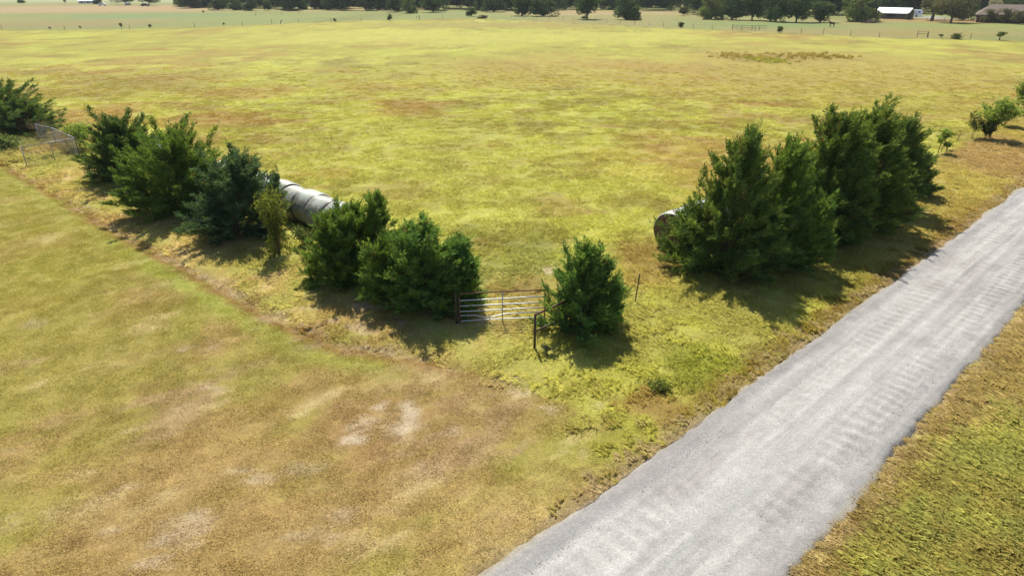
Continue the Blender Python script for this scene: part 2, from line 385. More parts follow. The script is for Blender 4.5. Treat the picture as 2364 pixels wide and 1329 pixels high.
class MB:
    def __init__(s): s.v = []; s.f = []
    def tube(s, pts, rad, n=6, caps=True):
        pts = [Vector(p) for p in pts]
        if not hasattr(rad, '__len__'): rad = [rad] * len(pts)
        b0 = len(s.v)
        for i, p in enumerate(pts):
            d = (pts[min(i + 1, len(pts) - 1)] - pts[max(i - 1, 0)])
            if d.length < 1e-9: d = Vector((0, 0, 1))
            d.normalize()
            ref = Vector((0, 0, 1)) if abs(d.z) < 0.95 else Vector((1, 0, 0))
            a = d.cross(ref).normalized(); c = d.cross(a)
            for k in range(n):
                an = 2 * math.pi * k / n
                s.v.append(p + (a * math.cos(an) + c * math.sin(an)) * rad[i])
        for i in range(len(pts) - 1):
            for k in range(n):
                s.f.append((b0 + i * n + k, b0 + i * n + (k + 1) % n, b0 + (i + 1) * n + (k + 1) % n, b0 + (i + 1) * n + k))
        if caps:
            s.f.append(tuple(b0 + k for k in range(n))[::-1]); e = b0 + (len(pts) - 1) * n
            s.f.append(tuple(e + k for k in range(n)))
        return s
    def box(s, lo, hi, M=None):
        b = len(s.v)
        for z in (lo[2], hi[2]):
            for x, y in ((lo[0], lo[1]), (hi[0], lo[1]), (hi[0], hi[1]), (lo[0], hi[1])):
                p = Vector((x, y, z)); s.v.append(M @ p if M else p)
        for q in ((0, 3, 2, 1), (4, 5, 6, 7), (0, 1, 5, 4), (1, 2, 6, 5), (2, 3, 7, 6), (3, 0, 4, 7)):
            s.f.append(tuple(b + i for i in q))
        return s
    def poly(s, pts):
        b = len(s.v); s.v += [Vector(p) for p in pts]; s.f.append(tuple(range(b, b + len(pts)))); return s
    def build(s, name, mat, parent=None, loc=None, smooth=False, rot=None, bevel=0):
        me = bpy.data.meshes.new(name); me.from_pydata([tuple(v) for v in s.v], [], s.f); me.update()
        if smooth:
            me.polygons.foreach_set('use_smooth', np.ones(len(me.polygons), dtype=bool))
        me.materials.append(mat)
        o = link(name, me, parent, loc, rot)
        if bevel:
            bm = o.modifiers.new('bevel', 'BEVEL'); bm.width = bevel; bm.segments = 2
        return o

# ------------------------------------------------------------------ ground sheet
def axis(parts):
    out = []
    for a, b, d in parts: out += list(np.arange(a, b, d))
    return np.array(out)
ys = [-60, -30, -10, 0, 4]; yy = 6.0
while yy < 700:
    ys.append(yy); yy += max(0.2, 0.9 * yy * yy / 7500)
ys += [800, 1000, 1400, 2000, 3000, 4500]
ys = np.array(ys)
xs = list(np.arange(-44, 44, 0.24)); xx = 44.0
pos = []
while xx < 4500:
    pos.append(xx); xx += max(0.4, (xx - 150) * 0.04 if xx > 170 else 0.6)
xs = np.array([-a for a in pos[::-1]] + xs + pos)
GXX, GYY = np.meshgrid(xs, ys); gx, gy = GXX.ravel(), GYY.ravel()
gz = ground_height(gx, gy); gc = ground_colour(gx, gy)
nxs, nys = len(xs), len(ys)
ii = (np.arange(nys - 1)[:, None] * nxs + np.arange(nxs - 1)[None, :]).ravel()
gf = np.stack([ii, ii + 1, ii + nxs + 1, ii + nxs], 1)
ground = link('ground', mesh_from('ground', np.stack([gx, gy, gz], 1), gf, ground_mat(), True, gc))
tag(ground, kind='structure')

# ------------------------------------------------------------------ gravel road
def build_road():
    ps = np.concatenate([np.arange(-30, 4, 1.0), np.arange(4, 55, 0.07), np.arange(55, 140, 0.4), np.arange(140, 900, 8)])
    qs = np.linspace(-1, 1, 49)
    P, Q = np.meshgrid(ps, qs, indexing='ij')
    edge_l = ROAD_HW + 0.12 + (fbm(ps, ps * 0, 2.6, 3, 4, 0.6) - 0.5) * 0.6 + (fbm(ps, ps * 0 + 5, 0.35, 4, 2, .6) - .5) * 0.14
    edge_r = ROAD_HW + 0.10 + (fbm(ps, ps * 0 + 9, 2.3, 5, 4, 0.6) - 0.5) * 0.62 + (fbm(ps, ps * 0 + 15, 0.4, 6, 2, .6) - .5) * 0.2
    W = np.where(Q < 0, edge_l[:, None], edge_r[:, None])
    off = Q * W
    x, y = XY(P, ROAD_Q + off)
    x = x.ravel(); y = y.ravel(); o = off.ravel(); p = P.ravel(); qn = np.abs(Q.ravel())
    z = 0.075 - 0.02 * (o / 2) ** 2 - 0.16 * sm(0.94, 1.0, qn)
    # washboard in the wheel tracks, graded ridges along the road
    ph = p * 2 * math.pi / 0.46 + (fbm(p, o, 2.5, 1, 3) - 0.5) * 9 + o * 1.6
    wb = np.exp(-((o - 1.05) / 0.42) ** 2) * (0.45 + 0.8 * sm(0.36, 0.55, fbm(p, o * 0 + 2, 6, 2, 3))) * sm(9, 14, p) \
        + np.exp(-((o + 0.75) / 0.55) ** 2) * 0.75 * sm(0.36, 0.55, fbm(p, o * 0 + 7, 5, 4, 3))
    z = z + 0.017 * wb * np.sin(ph)
    z = z + (fbm(o * 6, p * 0.2, 1.0, 5, 4, 0.6) - 0.5) * 0.05 + (fbm(x, y, 0.35, 6, 3, 0.6) - 0.5) * 0.018
    z = z + 0.022 * np.exp(-((o - 0.15) / 0.12) ** 2) * fbm(p, o, 3, 3) + 0.03 * np.exp(-((o + 1.85) / 0.18) ** 2) + 0.03 * np.exp(-((o - 1.9) / 0.16) ** 2)
    N = len(x)
    c = np.tile(A(219, 216, 211), (N, 1))
    c = mixc(c, A(232, 228, 220), np.exp(-((o - 0.95) / 0.4) ** 2) * 0.5 + np.exp(-((o + 0.7) / 0.5) ** 2) * 0.5)
    c = mixc(c, A(186, 182, 178), sm(1.3, 1.95, np.abs(o) + (fbm(x, y, 0.9, 2, 4, .6) - .5) * 0.9) * 0.75)
    c = mixc(c, A(198, 191, 187), sm(0.5, 0.68, fbm(p * 0.4, o, 1.2, 7, 5, .6)) * 0.6)
    c = mixc(c, A(204, 188, 150), sm(1.95, 2.2, np.abs(o)) * 0.5)
    c = c * (1 + (fbm(x, y, 0.3, 1, 3, .7) - .5) * 0.22)[:, None]
    # packed, paler bands and loose darker gravel running along the road
    lt = fbm(o * 5.5, p * 0.10, 1.0, 2, 4, 0.65) * 0.6 + fbm(o * 14, p * 0.16, 1.0, 4, 3, 0.6) * 0.4
    c = c * (1 + (lt - 0.5) * 0.85)[:, None]
    c = c * (1 - 0.10 * np.clip(wb, 0, 1) * (0.5 + 0.5 * np.sin(ph + 1.2)))[:, None]  # shade on the near flank of each washboard ripple, put into the colour
    n0, n1_ = len(ps), len(qs)
    i0 = (np.arange(n0 - 1)[:, None] * n1_ + np.arange(n1_ - 1)[None, :]).ravel()
    f = np.stack([i0, i0 + n1_, i0 + n1_ + 1, i0 + 1], 1)
    o_ = link('gravel_road', mesh_from('gravel_road', np.stack([x, y, z], 1), f, road_mat(), True, c))
    tag(o_, kind='structure')
build_road()

# ------------------------------------------------------------------ scattered stuff (grass, stones) by geometry nodes
def scatter(name, protos, pts, rot, scl, tint, label, cat=None):
    coll = bpy.data.collections.new(name + '_source')
    for k, me in enumerate(protos):
        coll.objects.link(bpy.data.objects.new('%s_source_%02d' % (name, k), me))
    me = bpy.data.meshes.new(name); n = len(pts)
    me.vertices.add(n); me.vertices.foreach_set('co', np.asarray(pts, np.float32).ravel())
    a = me.attributes.new('rot', 'FLOAT_VECTOR', 'POINT'); a.data.foreach_set('vector', np.asarray(rot, np.float32).ravel())
    a = me.attributes.new('scl', 'FLOAT_VECTOR', 'POINT'); a.data.foreach_set('vector', np.asarray(scl, np.float32).ravel())
    a = me.attributes.new('tint', 'FLOAT_COLOR', 'POINT'); t = np.ones((n, 4), np.float32); t[:, :3] = tint; a.data.foreach_set('color', t.ravel())
    a = me.attributes.new('pick', 'INT', 'POINT'); a.data.foreach_set('value', np.random.RandomState(5).randint(0, len(protos), n).astype(np.int32))
    me.update()
    o = link(name, me)
    ng = bpy.data.node_groups.new(name, 'GeometryNodeTree')
    ng.interface.new_socket('Geometry', in_out='INPUT', socket_type='NodeSocketGeometry')
    ng.interface.new_socket('Geometry', in_out='OUTPUT', socket_type='NodeSocketGeometry')
    gi = ng.nodes.new('NodeGroupInput'); go = ng.nodes.new('NodeGroupOutput')
    ci = ng.nodes.new('GeometryNodeCollectionInfo'); ci.inputs['Collection'].default_value = coll
    ci.inputs['Separate Children'].default_value = True; ci.inputs['Reset Children'].default_value = True
    ip = ng.nodes.new('GeometryNodeInstanceOnPoints'); ip.inputs['Pick Instance'].default_value = True
    def na(nm, ty):
        q = ng.nodes.new('GeometryNodeInputNamedAttribute'); q.data_type = ty; q.inputs['Name'].default_value = nm
        return q.outputs['Attribute']
    L = ng.links.new
    L(gi.outputs[0], ip.inputs['Points']); L(ci.outputs[0], ip.inputs['Instance'])
    L(na('pick', 'INT'), ip.inputs['Instance Index']); L(na('scl', 'FLOAT_VECTOR'), ip.inputs['Scale'])
    e2r = ng.nodes.new('FunctionNodeEulerToRotation'); L(na('rot', 'FLOAT_VECTOR'), e2r.inputs[0]); L(e2r.outputs[0], ip.inputs['Rotation'])
    L(ip.outputs[0], go.inputs[0])
    md = o.modifiers.new('scatter', 'NODES'); md.node_group = ng
    tag(o, label, cat, kind='stuff')
    return o

def blade_patch(seed, n, rad, h0, h1, wd, lean0, lean1, bias=None, mat=None, clump=1):
    r = np.random.RandomState(seed)
    V = []; Fc = []
    cen = [(r.uniform(-rad, rad), r.uniform(-rad, rad)) for _ in range(clump)]
    for i in range(n):
        if clump > 1:
            cx, cy = cen[i % clump]; bx, by = cx + r.normal(0, rad * 0.13), cy + r.normal(0, rad * 0.13)
        else:
            a = r.uniform(0, 6.283); q = rad * math.sqrt(r.uniform(0, 1)); bx, by = q * math.cos(a), q * math.sin(a)
        hh = r.uniform(h0, h1); le = r.uniform(lean0, lean1); az = r.uniform(0, 6.283) if bias is None else bias + r.normal(0, 0.7)
        dx, dy = math.cos(az) * math.sin(le), math.sin(az) * math.sin(le); dz = math.cos(le)
        wx, wy = -math.sin(az + r.normal(0, .8)) * wd / 2, math.cos(az) * wd / 2
        b = len(V)
        V += [(bx - wx, by - wy, -0.02), (bx + wx, by + wy, -0.02), (bx + dx * hh * .5 + wx * .7, by + dy * hh * .5 + wy * .7, dz * hh * .62), (bx + dx * hh * 1.1, by + dy * hh * 1.1, dz * hh)]
        Fc += [(b, b + 1, b + 2), (b, b + 2, b + 3)]
    return mesh_from('grass_tuft', V, Fc, mat)

grass_m = foliage_mat('grass_blades', None, transl=0.5, var=0.2, hue=(1.0, 1.0, 0.95), attr='INSTANCER', up=0.7)
def scat_pts(n, x0, x1, y0, y1, seed, dens=None, keep=None):
    r = np.random.RandomState(seed)
    x = r.uniform(x0, x1, n); y = r.uniform(y0, y1, n)
    m = np.abs(x) < y * 0.80 + 4
    if keep is not None: m &= keep(x, y, r)
    return x[m], y[m], r
def put_grass(name, protos, x, y, r, smin, smax, label, zs=1.0, gain=2.3, rz=None, dz=0.0):
    n = len(x); z = ground_height(x, y) + dz
    rot = np.zeros((n, 3)); rot[:, 2] = r.uniform(0, 6.283, n) if rz is None else rz + r.normal(0, 0.35, n)
    s = r.uniform(smin, smax, n)
    if name == 'bank_grass': s = s * (0.5 + 0.5 * sm(-3.5, -2.3, PQ(x, y)[1]))
    scl = np.stack([s, s, s * zs * r.uniform(0.75, 1.3, n)], 1)
    jit = r.normal(0, 0.25, n)
    t = ground_colour(x + jit, y + r.normal(0, 0.25, n)) * gain * np.array([1.0, 1.01, 1.06]) * r.uniform(0.9, 1.1, (n, 1))
    scatter(name, protos, np.stack([x, y, z], 1), rot, scl, t, label)
def dline(x, y): return (y - np.interp(x, LINE_X, LINE_Y)) * 0.72
def offroad(x, y, m=0.0):
    p, q = PQ(x, y); return np.abs(q - ROAD_Q) > ROAD_HW + 0.02 + m

# short mown lawn
lawn_p = [blade_patch(10 + k, 120, 0.28, 0.025, 0.065, 0.0065, 0.85, 1.5, mat=grass_m) for k in range(4)]
def k_lawn(x, y, r):
    p, q = PQ(x, y)
    return (dline(x, y) < 0.15) & (q < ROAD_Q) & offroad(x, y) & (fbm(x, y, 0.7, 3, 3) > 0.33) & (ground_colour(x, y)[:, 2] < 0.115)
x, y, r = scat_pts(42000, -42, 22, 7, 52, 21, keep=k_lawn)
put_grass('lawn_grass', lawn_p, x, y, r, 0.7, 1.3, 'short mown straw and olive lawn grass in the foreground left of the gravel road')
# pasture and strip: longer tufts
past_p = [blade_patch(30 + k, 75, 0.34, 0.06, 0.17, 0.011, 0.8, 1.45, mat=grass_m) for k in range(4)]
def k_past(x, y, r):
    p, q = PQ(x, y)
    return (dline(x, y) > 0.1) & (q < ROAD_Q) & offroad(x, y, 0.1) & ((y < 40) | (r.uniform(0, 1, len(x)) < (40 / np.maximum(y, 1)) ** 1.2 * sm(120, 60, y))) & (fbm(x, y, 1.6, 5, 4, .6) > 0.36 + 0.0 * x)
x, y, r = scat_pts(150000, -90, 100, 14, 120, 22, keep=k_past)
put_grass('pasture_grass', past_p, x, y, r, 0.6, 1.35, 'yellow-green pasture grass behind the cedars and the gate')
# bright, longer roadside grass and the ragged road edge
long_p = [blade_patch(50 + k, 85, 0.24, 0.10, 0.28, 0.010, 0.7, 1.42, bias=0.0, mat=grass_m, clump=7) for k in range(4)]
def k_side(x, y, r):
    p, q = PQ(x, y)
    a = (q > -14) & (q < -8.0) & (p > 11.5) & (fbm(x, y, 1.2, 2, 4, .6) > 0.52)
    b = (np.abs(q + 8.15 + (fbm(x, y, 1.5, 6, 3) - 0.5) * 0.6) < 0.28) & (r.uniform(0, 1, len(x)) < 0.55) & (p > 9)
    c = (dline(x, y) > 0.2) & (dline(x, y) < 9) & (fbm(x, y, 1.0, 7, 4, .6) > 0.6) & (q < -12)
    d = region(1000, 560, 1340, 760, x, y, 0.3, 2, 0.8) * (fbm(x, y, 0.8, 1, 4, .6) > 0.5) > 0.5
    return (a | b | c | d) & offroad(x, y)
x, y, r = scat_pts(52000, -36, 50, 8, 60, 23, keep=k_side)
put_grass('roadside_grass', long_p, x, y, r, 0.45, 0.95, 'longer tufts of grass along the left edge of the gravel road and around the gate', rz=math.radians(150))
# long combed grass on the right-hand bank
bank_p = [blade_patch(70 + k, 240, 0.32, 0.14, 0.40, 0.0065, 0.95, 1.48, bias=0.0, mat=grass_m, clump=12) for k in range(4)]
def k_bank(x, y, r):
    p, q = PQ(x, y)
    return (q > ROAD_Q) & (q > -3.62 + (fbm(x, y, 1.2, 4, 4, .6) - 0.5) * 0.8)
x, y, r = scat_pts(26000, 3, 32, 7, 32, 24, keep=k_bank)
put_grass('bank_grass', bank_p, x, y, r, 0.6, 1.15, 'long combed green and brown grass on the bank right of the gravel road', rz=math.radians(195), gain=3.1)
# tall grass round the hollow far out in the pasture
tall_p = [blade_patch(90 + k, 90, 0.7, 0.25, 0.7, 0.03, 0.1, 0.6, mat=grass_m, clump=5) for k in range(3)]
def tall_patch(name, boxes, colr, label, seed, n=9000):
    r = np.random.RandomState(seed); X = []; Y = []
    for (u0, v0, u1, v1) in boxes:
        xa, ya = G(u0, v1); xb, yb = G(u1, v0); xl, _ = G(u0, v0)
        x = r.uniform(min(xa, xl), xb, n); y = r.uniform(ya, yb, n)
        m = region(u0, v0, u1, v1, x, y, 0.8, seed, 0.9, 2.5) * 0.14 > r.uniform(0, 1, n)
        X.append(x[m]); Y.append(y[m])
    x = np.concatenate(X); y = np.concatenate(Y); n = len(x); s = r.uniform(0.3, 0.75, n)
    t = np.tile(colr, (n, 1)) * 1.8 * r.uniform(0.75, 1.25, (n, 1))
    scatter(name, tall_p, np.stack([x, y, ground_height(x, y)], 1), np.stack([x * 0, x * 0, r.uniform(0, 6.28, n)], 1), np.stack([s, s, s], 1), t, label)
tall_patch('tall_brown_grass', [(1635, 122, 1790, 140), (1815, 121, 1960, 140)], A(208, 184, 92), 'tall brown grass round the hollow far out in the pasture', 3, 1500)
tall_patch('tall_green_grass', [(1720, 133, 1816, 149)], A(208, 206, 88), 'tall green grass at the near side of the hollow in the pasture', 4, 1100)
# rough weeds by the pen
def k_weed(x, y, r): return region(-60, 300, 230, 385, x, y, 0.3, 2, 0.6) > 0.35
x, y, r = scat_pts(5000, -50, -20, 38, 62, 25, keep=k_weed)
put_grass('pen_weeds', long_p, x, y, r, 0.9, 1.5, 'rough grey-green weeds inside and around the chain-link pen', zs=1.3)
# loose stones along the road edges
def stone_mesh(seed):
    r = np.random.RandomState(seed); bm = bmesh.new(); bmesh.ops.create_icosphere(bm, subdivisions=1, radius=1)
    for v in bm.verts: v.co *= r.uniform(0.7, 1.15); v.co.z *= 0.45
    me = bpy.data.meshes.new('stone'); bm.to_mesh(me); bm.free(); me.materials.append(stone_m); return me
stone_m, nt_, out_ = newmat('loose_stone')
b_ = nd(nt_, 'ShaderNodeBsdfPrincipled'); a_ = nd(nt_, 'ShaderNodeAttribute', attribute_name='tint'); a_.attribute_type = 'INSTANCER'
nt_.links.new(a_.outputs['Color'], b_.inputs['Base Color']); b_.inputs['Roughness'].default_value = 0.85; nt_.links.new(b_.outputs[0], out_.inputs[0])
r = np.random.RandomState(9); n = 40000
p = 6 + (60 - 6) * r.uniform(0, 1, n) ** 1.7; side = r.uniform(0, 1, n) < 0.45
q = np.where(side, -1, 1) * (2.15 - np.abs(r.normal(0, 0.33, n))); u_ = r.uniform(0, 1, n) < 0.10
q = np.where(u_, r.uniform(-1.9, 1.9, n), q)
x, y = XY(p, ROAD_Q + q); s = r.uniform(0.006, 0.015, n)
z = 0.07 - 0.02 * (q / 2) ** 2 - 0.1 * sm(1.95, 2.2, np.abs(q)) + s * 0.3
t = np.tile(A(222, 220, 218), (n, 1)) * r.uniform(0.85, 1.4, (n, 1))
scatter('loose_stones', [stone_mesh(k) for k in range(4)], np.stack([x, y, z], 1), r.uniform(0, 6.28, (n, 3)), np.stack([s, s, s], 1), t, 'loose pale stones lying on the gravel road, thickest along its edges')

# ------------------------------------------------------------------ cedars
bark_m = simple('cedar_bark', (0.10, 0.075, 0.055), 0.9, var=0.3, scale=12, bump=0.4)
def cedar_mat(name, col): return foliage_mat(name, col, transl=0.28, var=0.45, hue=(1.3, 1.25, 0.6), attr='GEO')
CED = foliage_mat('cedar_foliage', None, transl=0.30, var=0.4, hue=(1.25, 1.2, 0.6), attr='GEO')

def rnd_dirs(r, n):
    v = r.normal(size=(n, 3)); return v / np.linalg.norm(v, axis=1)[:, None]
def nrm(v): return v / (np.linalg.norm(v, axis=1)[:, None] + 1e-9)

def cedar(label, u, v, H, R, seed, leaders=(), lean=(0, 0), col=(0.050, 0.085, 0.022), col2=None, nb=190, prof=0.8, base=0.03, sweep=0.0, xy=None, dens=1.0, group=None, openness=0.0, wind=(0, 0), fs=1.0, ext=None):
    r = np.random.RandomState(seed)
    x0, y0 = xy if xy else G(u, v)
    z0 = float(ground_height(np.array([x0]), np.array([y0]))[0])
    root = empty('cedar_tree', (x0, y0, z0), label, 'tree', group or 'cedars along the field edge')
    R = R * 1.38; nb = int(nb * 0.66)
    col = np.array(col) * 2.3; col2 = np.array(col2) * 2.3 if col2 is not None else col * np.array([2.1, 1.6, 0.95])
    wood = MB()
    wood.tube([(0, 0, -0.1), (lean[0] * .1, lean[1] * .1, H * .25), (lean[0] * .4, lean[1] * .4, H * .6), (lean[0], lean[1], H * .97)], [0.035 * H ** .9 * .8, .026 * H ** .9 * .8, .014 * H ** .9, .006], 7)
    V = []; T = []; nv = 0
    allL = [(0, 0, H, R, lean[0], lean[1], nb)] + [(a, b, h_, r_, a + lx, b + ly, int(nb * k)) for (a, b, h_, r_, lx, ly, k) in leaders]
    lob = r.uniform(0, 6.28, 3)
    for li, (ax, ay, h_, r_, tx, ty, n) in enumerate(allL):
        r_ = r_ * (1.15 if li else 1)
        if li: wood.tube([(0, 0, 0.1), (ax * .5, ay * .5, h_ * .2), ((ax + tx) / 2, (ay + ty) / 2, h_ * .55), (tx, ty, h_ * .95)], [.07, .05, .03, .005], 6)
        t = base + (1 - base) * (np.arange(n) + r.uniform(0, 1, n)) / n
        t = t ** 1.2
        phi = np.arange(n) * 2.39996 + r.normal(0, 0.5, n)
        pr = (1 - t) ** prof * sm(-0.22, 0.17, t) * 0.98 + 0.03
        lobf = 1 + 0.10 * np.sin(phi * 2 + lob[0] + t * 5) + 0.08 * np.sin(phi * 3 + lob[1] - t * 9)
        L = r_ * pr * lobf * r.uniform(0.72, 1.08, n)
        L = L * np.where(r.uniform(0, 1, n) < 0.07, r.uniform(1.05, 1.2, n), 1)
        el = np.radians(-20 + 92 * t ** 0.62 + r.normal(0, 8, n)) + sweep * sm(0, 0.25, t)
        p0 = np.stack([ax + (tx - ax) * t ** 1.5, ay + (ty - ay) * t ** 1.5, h_ * t * 0.93], 1)
        L3 = L / np.maximum(np.cos(el), 0.45)
        dirh = np.stack([np.cos(phi), np.sin(phi)], 1)
        upc = r.uniform(0.08, 0.32, n)
        for i in range(0, n, 2 if n > 60 else 1):
            if L[i] > 0.35:
                pts = []
                for s_ in (0, 0.5, 0.9):
                    pts.append((p0[i, 0] + dirh[i, 0] * L3[i] * math.cos(el[i]) * s_, p0[i, 1] + dirh[i, 1] * L3[i] * math.cos(el[i]) * s_, p0[i, 2] + L3[i] * (math.sin(el[i]) * s_ + upc[i] * s_ * s_)))
                wood.tube(pts, [0.022, 0.014, 0.005], 4, caps=False)
        # sprays along every branch
        ns = np.maximum((L3 * 22 * dens + 6), 6).astype(int)
        bi = np.repeat(np.arange(n), ns); m = len(bi)
        s_ = (1 - openness * 0.3) * r.uniform(0.02, 1, m) ** (0.62) + openness * 0.3
        Lb = L3[bi]; eb = el[bi]; dh = dirh[bi]; ub = upc[bi]
        pos = p0[bi].copy()
        pos[:, 0] += dh[:, 0] * Lb * np.cos(eb) * s_; pos[:, 1] += dh[:, 1] * Lb * np.cos(eb) * s_
        pos[:, 2] += Lb * (np.sin(eb) * s_ + ub * s_ * s_)
        spread = np.minimum(0.13 * (1.1 - s_ * 0.85) * Lb + 0.02, 0.2)
        pos += rnd_dirs(r, m) * spread[:, None] * r.uniform(0, 1, (m, 1))
        tang = np.stack([dh[:, 0] * np.cos(eb), dh[:, 1] * np.cos(eb), np.sin(eb) + 2 * ub * s_], 1)
        sd = nrm(nrm(tang) * 0.9 + rnd_dirs(r, m) * 0.55 + np.array([wind[0], wind[1], 0.28]))
        sl = r.uniform(0.2, 0.44, m) * (0.62 + 0.38 * np.minimum(Lb / 0.8, 1)) * fs
        # plume-like shoots standing out of the crown, one at the tip of the leader
        npl = max(int(n * 0.26), 6)
        npl = max(npl, 10); pt = np.concatenate([[0.93, 0.88, 0.82, 0.76], r.uniform(0.12, 0.90, npl - 4)]); pphi = r.uniform(0, 6.283, npl)
        prr = r_ * ((1 - pt) ** prof * 0.98 + .02) * r.uniform(0.4, 0.85, npl); prr[:4] = 0
        plen = r.uniform(0.45, 0.95, npl) * (0.55 + 0.1 * H); plen = plen * (0.5 + 0.5 * sm(0.15, 0.5, pt)); plen[:4] = 0.24 * h_
        pel = np.radians(40 + 45 * pt + r.normal(0, 7, npl)); pel[:4] = 1.5
        pb = np.stack([ax + (tx - ax) * pt ** 1.5 + np.cos(pphi) * prr * .7, ay + (ty - ay) * pt ** 1.5 + np.sin(pphi) * prr * .7, h_ * pt * 0.93 + prr * .25], 1)
        pax = nrm(np.stack([np.cos(pphi) * np.cos(pel), np.sin(pphi) * np.cos(pel), np.sin(pel)], 1) + np.array([wind[0], wind[1], 0]) * .6)
        nsp = 26; qi = np.repeat(np.arange(npl), nsp); m2 = len(qi); ss = r.uniform(0, 1, m2)
        wdt = (0.30 * (1 - ss) ** .8 + .02) * plen[qi] * .5
        pos2 = pb[qi] + pax[qi] * (plen[qi] * ss)[:, None] + rnd_dirs(r, m2) * (wdt * r.uniform(.2, 1, m2))[:, None]
        sd2 = nrm(pax[qi] + rnd_dirs(r, m2) * .5 + np.array([0, 0, .15])); sl2 = r.uniform(.14, .30, m2) * (1.1 - .5 * ss)
        pos = np.concatenate([pos, pos2]); sd = np.concatenate([sd, sd2]); sl = np.concatenate([sl, sl2]); m1_ = m; m = len(pos)
        # fronds on every spray
        nfr = 9
        ti = np.repeat(np.arange(m), nfr); k = np.tile(np.arange(nfr), m) / (nfr - 1.0); M = len(ti)
        side = nrm(np.cross(sd, rnd_dirs(r, m)))[ti] * np.where(np.tile(np.arange(nfr) % 2, m) == 0, 1, -1)[:, None]
        fo = pos[ti] + sd[ti] * (sl[ti] * k * 0.85)[:, None]
        fd = nrm(sd[ti] * 0.85 + side * (0.75 * (1 - k * 0.6))[:, None] + rnd_dirs(r, M) * 0.35)
        fl = sl[ti] * r.uniform(0.28, 0.55, M) * (1.15 - 0.45 * k)
        wv = nrm(np.cross(fd, rnd_dirs(r, M))) * (fl * r.uniform(0.2, 0.32, M))[:, None]
        tri = np.stack([fo - wv * 0.5, fo + fd * (fl * 0.45)[:, None] + wv, fo + fd * fl[:, None]], 1)
        V.append(tri.reshape(-1, 3))
        cl = np.concatenate([r.uniform(0, 1, n)[bi], r.uniform(.2, 1, npl)[qi]]) * 0.55 + r.uniform(0, 1, m) * 0.45
        ccol = col[None, :] + (col2 - col)[None, :] * (cl ** 1.3)[:, None]
        brown = r.uniform(0, 1, m) < 0.02
        ccol[brown] = (0.11, 0.07, 0.035)
        T.append(np.repeat(ccol[ti], 3, axis=0))
    V = np.concatenate(V); T = np.concatenate(T)
    keep = V.reshape(-1, 3, 3)[:, :, 2].min(axis=1) > 0.03
    V = V.reshape(-1, 3, 3)[keep].reshape(-1, 3); T = T.reshape(-1, 3, 3)[keep].reshape(-1, 3)
    # bring the grown tree to its measured height and spread
    kz = H / np.percentile(V[:, 2], 99.96)
    if ext:
        mpp = PXM(v); xl, xr = (ext[0] - u) * mpp, (ext[1] - u) * mpp
        a_, b_ = np.percentile(V[:, 0], 0.5), np.percentile(V[:, 0], 99.5)
        kx = (xr - xl) / (b_ - a_); ox = (xl + xr) / 2 - (a_ + b_) / 2 * kx; oz = ox
        mid = lambda z: np.clip(z / (0.35 * H), 0, 1)
        V = V * np.array([kx, kx, kz]); V[:, 0] += ox * mid(V[:, 2])
        wood.v = [Vector((q.x * kx + ox * float(mid(q.z * kz)), q.y * kx, q.z * kz)) for q in wood.v]
    else:
        V = V * np.array([1, 1, kz]); wood.v = [Vector((q.x, q.y, q.z * kz)) for q in wood.v]
    Fc = np.arange(len(V)).reshape(-1, 3)
    link('crown', mesh_from('cedar_crown', V, Fc, CED, False, T), root)
    wood.build('trunk', bark_m, root, smooth=True)
    return root

DK = (0.030, 0.055, 0.022); MD = (0.042, 0.075, 0.020); BR = (0.040, 0.078, 0.024)
cedar('dark cedar cut by the left picture edge behind the chain-link pen', 36, 300, HT(36, 300, 162), 2.9, 1, [(1.5, -.2, 3.0, 1.5, .4, 0, .6), (-1.5, .3, 2.7, 1.5, -.2, 0, .4)], col=DK, nb=170, prof=0.80, dens=.8, ext=(-95, 128))
cedar('dense round cedar beside the pen, first full one from the left', 288, 412, HT(288, 412, 236), 1.95, 2, [(.9, .3, 3.2, 1.2, .2, 0, .45), (-.8, 0, 3.5, 1.1, -.1, 0, .4)], col=DK, nb=210, prof=0.85, ext=(208, 378))
cedar('broad cedar with long green side sprays, second full one from the left', 425, 484, HT(425, 484, 273), 2.35, 3, [(-1.2, -.4, 2.9, 1.5, -.6, 0, .5), (.7, .3, 4.3, .9, .0, 0, .3), (1.0, 0, 3.2, 1.3, .5, 0, .4)], lean=(.35, 0), col=MD, nb=220, prof=0.85, wind=(-.1, 0), ext=(303, 532))
cedar('bluish dark cedar behind the yellow sapling, with one branch sticking out right', 545, 543, HT(545, 543, 340), 1.65, 4, [(.9, .2, 3.6, .7, .9, 0, .3), (-.6, 0, 3.0, 1.0, -.2, 0, .4)], lean=(.4, 0), col=(.030, .052, .026), col2=(.05, .078, .036), nb=200, prof=0.85, wind=(.15, 0), ext=(462, 660))
cedar('tall cedar at the near end of the bale row, left of the gate', 790, 650, HT(800, 650, 446), 1.55, 5, [(1.25, .4, 4.6, 1.3, .3, .2, .8), (-.5, 0, 3.6, 1.2, 0, 0, .5), (.5, .3, 4.3, 1.0, 0.1, 0, .6)], lean=(.1, 0), col=MD, nb=200, prof=0.75, ext=(714, 922))
cedar('low bushy cedar in the middle of the clump left of the gate', 895, 696, HT(895, 696, 545), 1.1, 6, [(.4, .3, 3.0, .7, .3, .1, .4)], lean=(.1, 0), col=MD, nb=170, prof=0.70, wind=(.1, 0), ext=(838, 975))
cedar('bright green cedar with upswept sprays touching the gate', 990, 712, HT(985, 712, 503), 1.15, 7, [(.75, .15, 3.1, .9, .5, 0, .6), (.95, -.1, 2.4, .8, .55, 0, .5), (-.2, .2, 3.7, .6, .0, 0, .35)], lean=(-.1, 0), col=BR, nb=180, prof=0.80, sweep=.25, wind=(.25, 0), ext=(905, 1105))
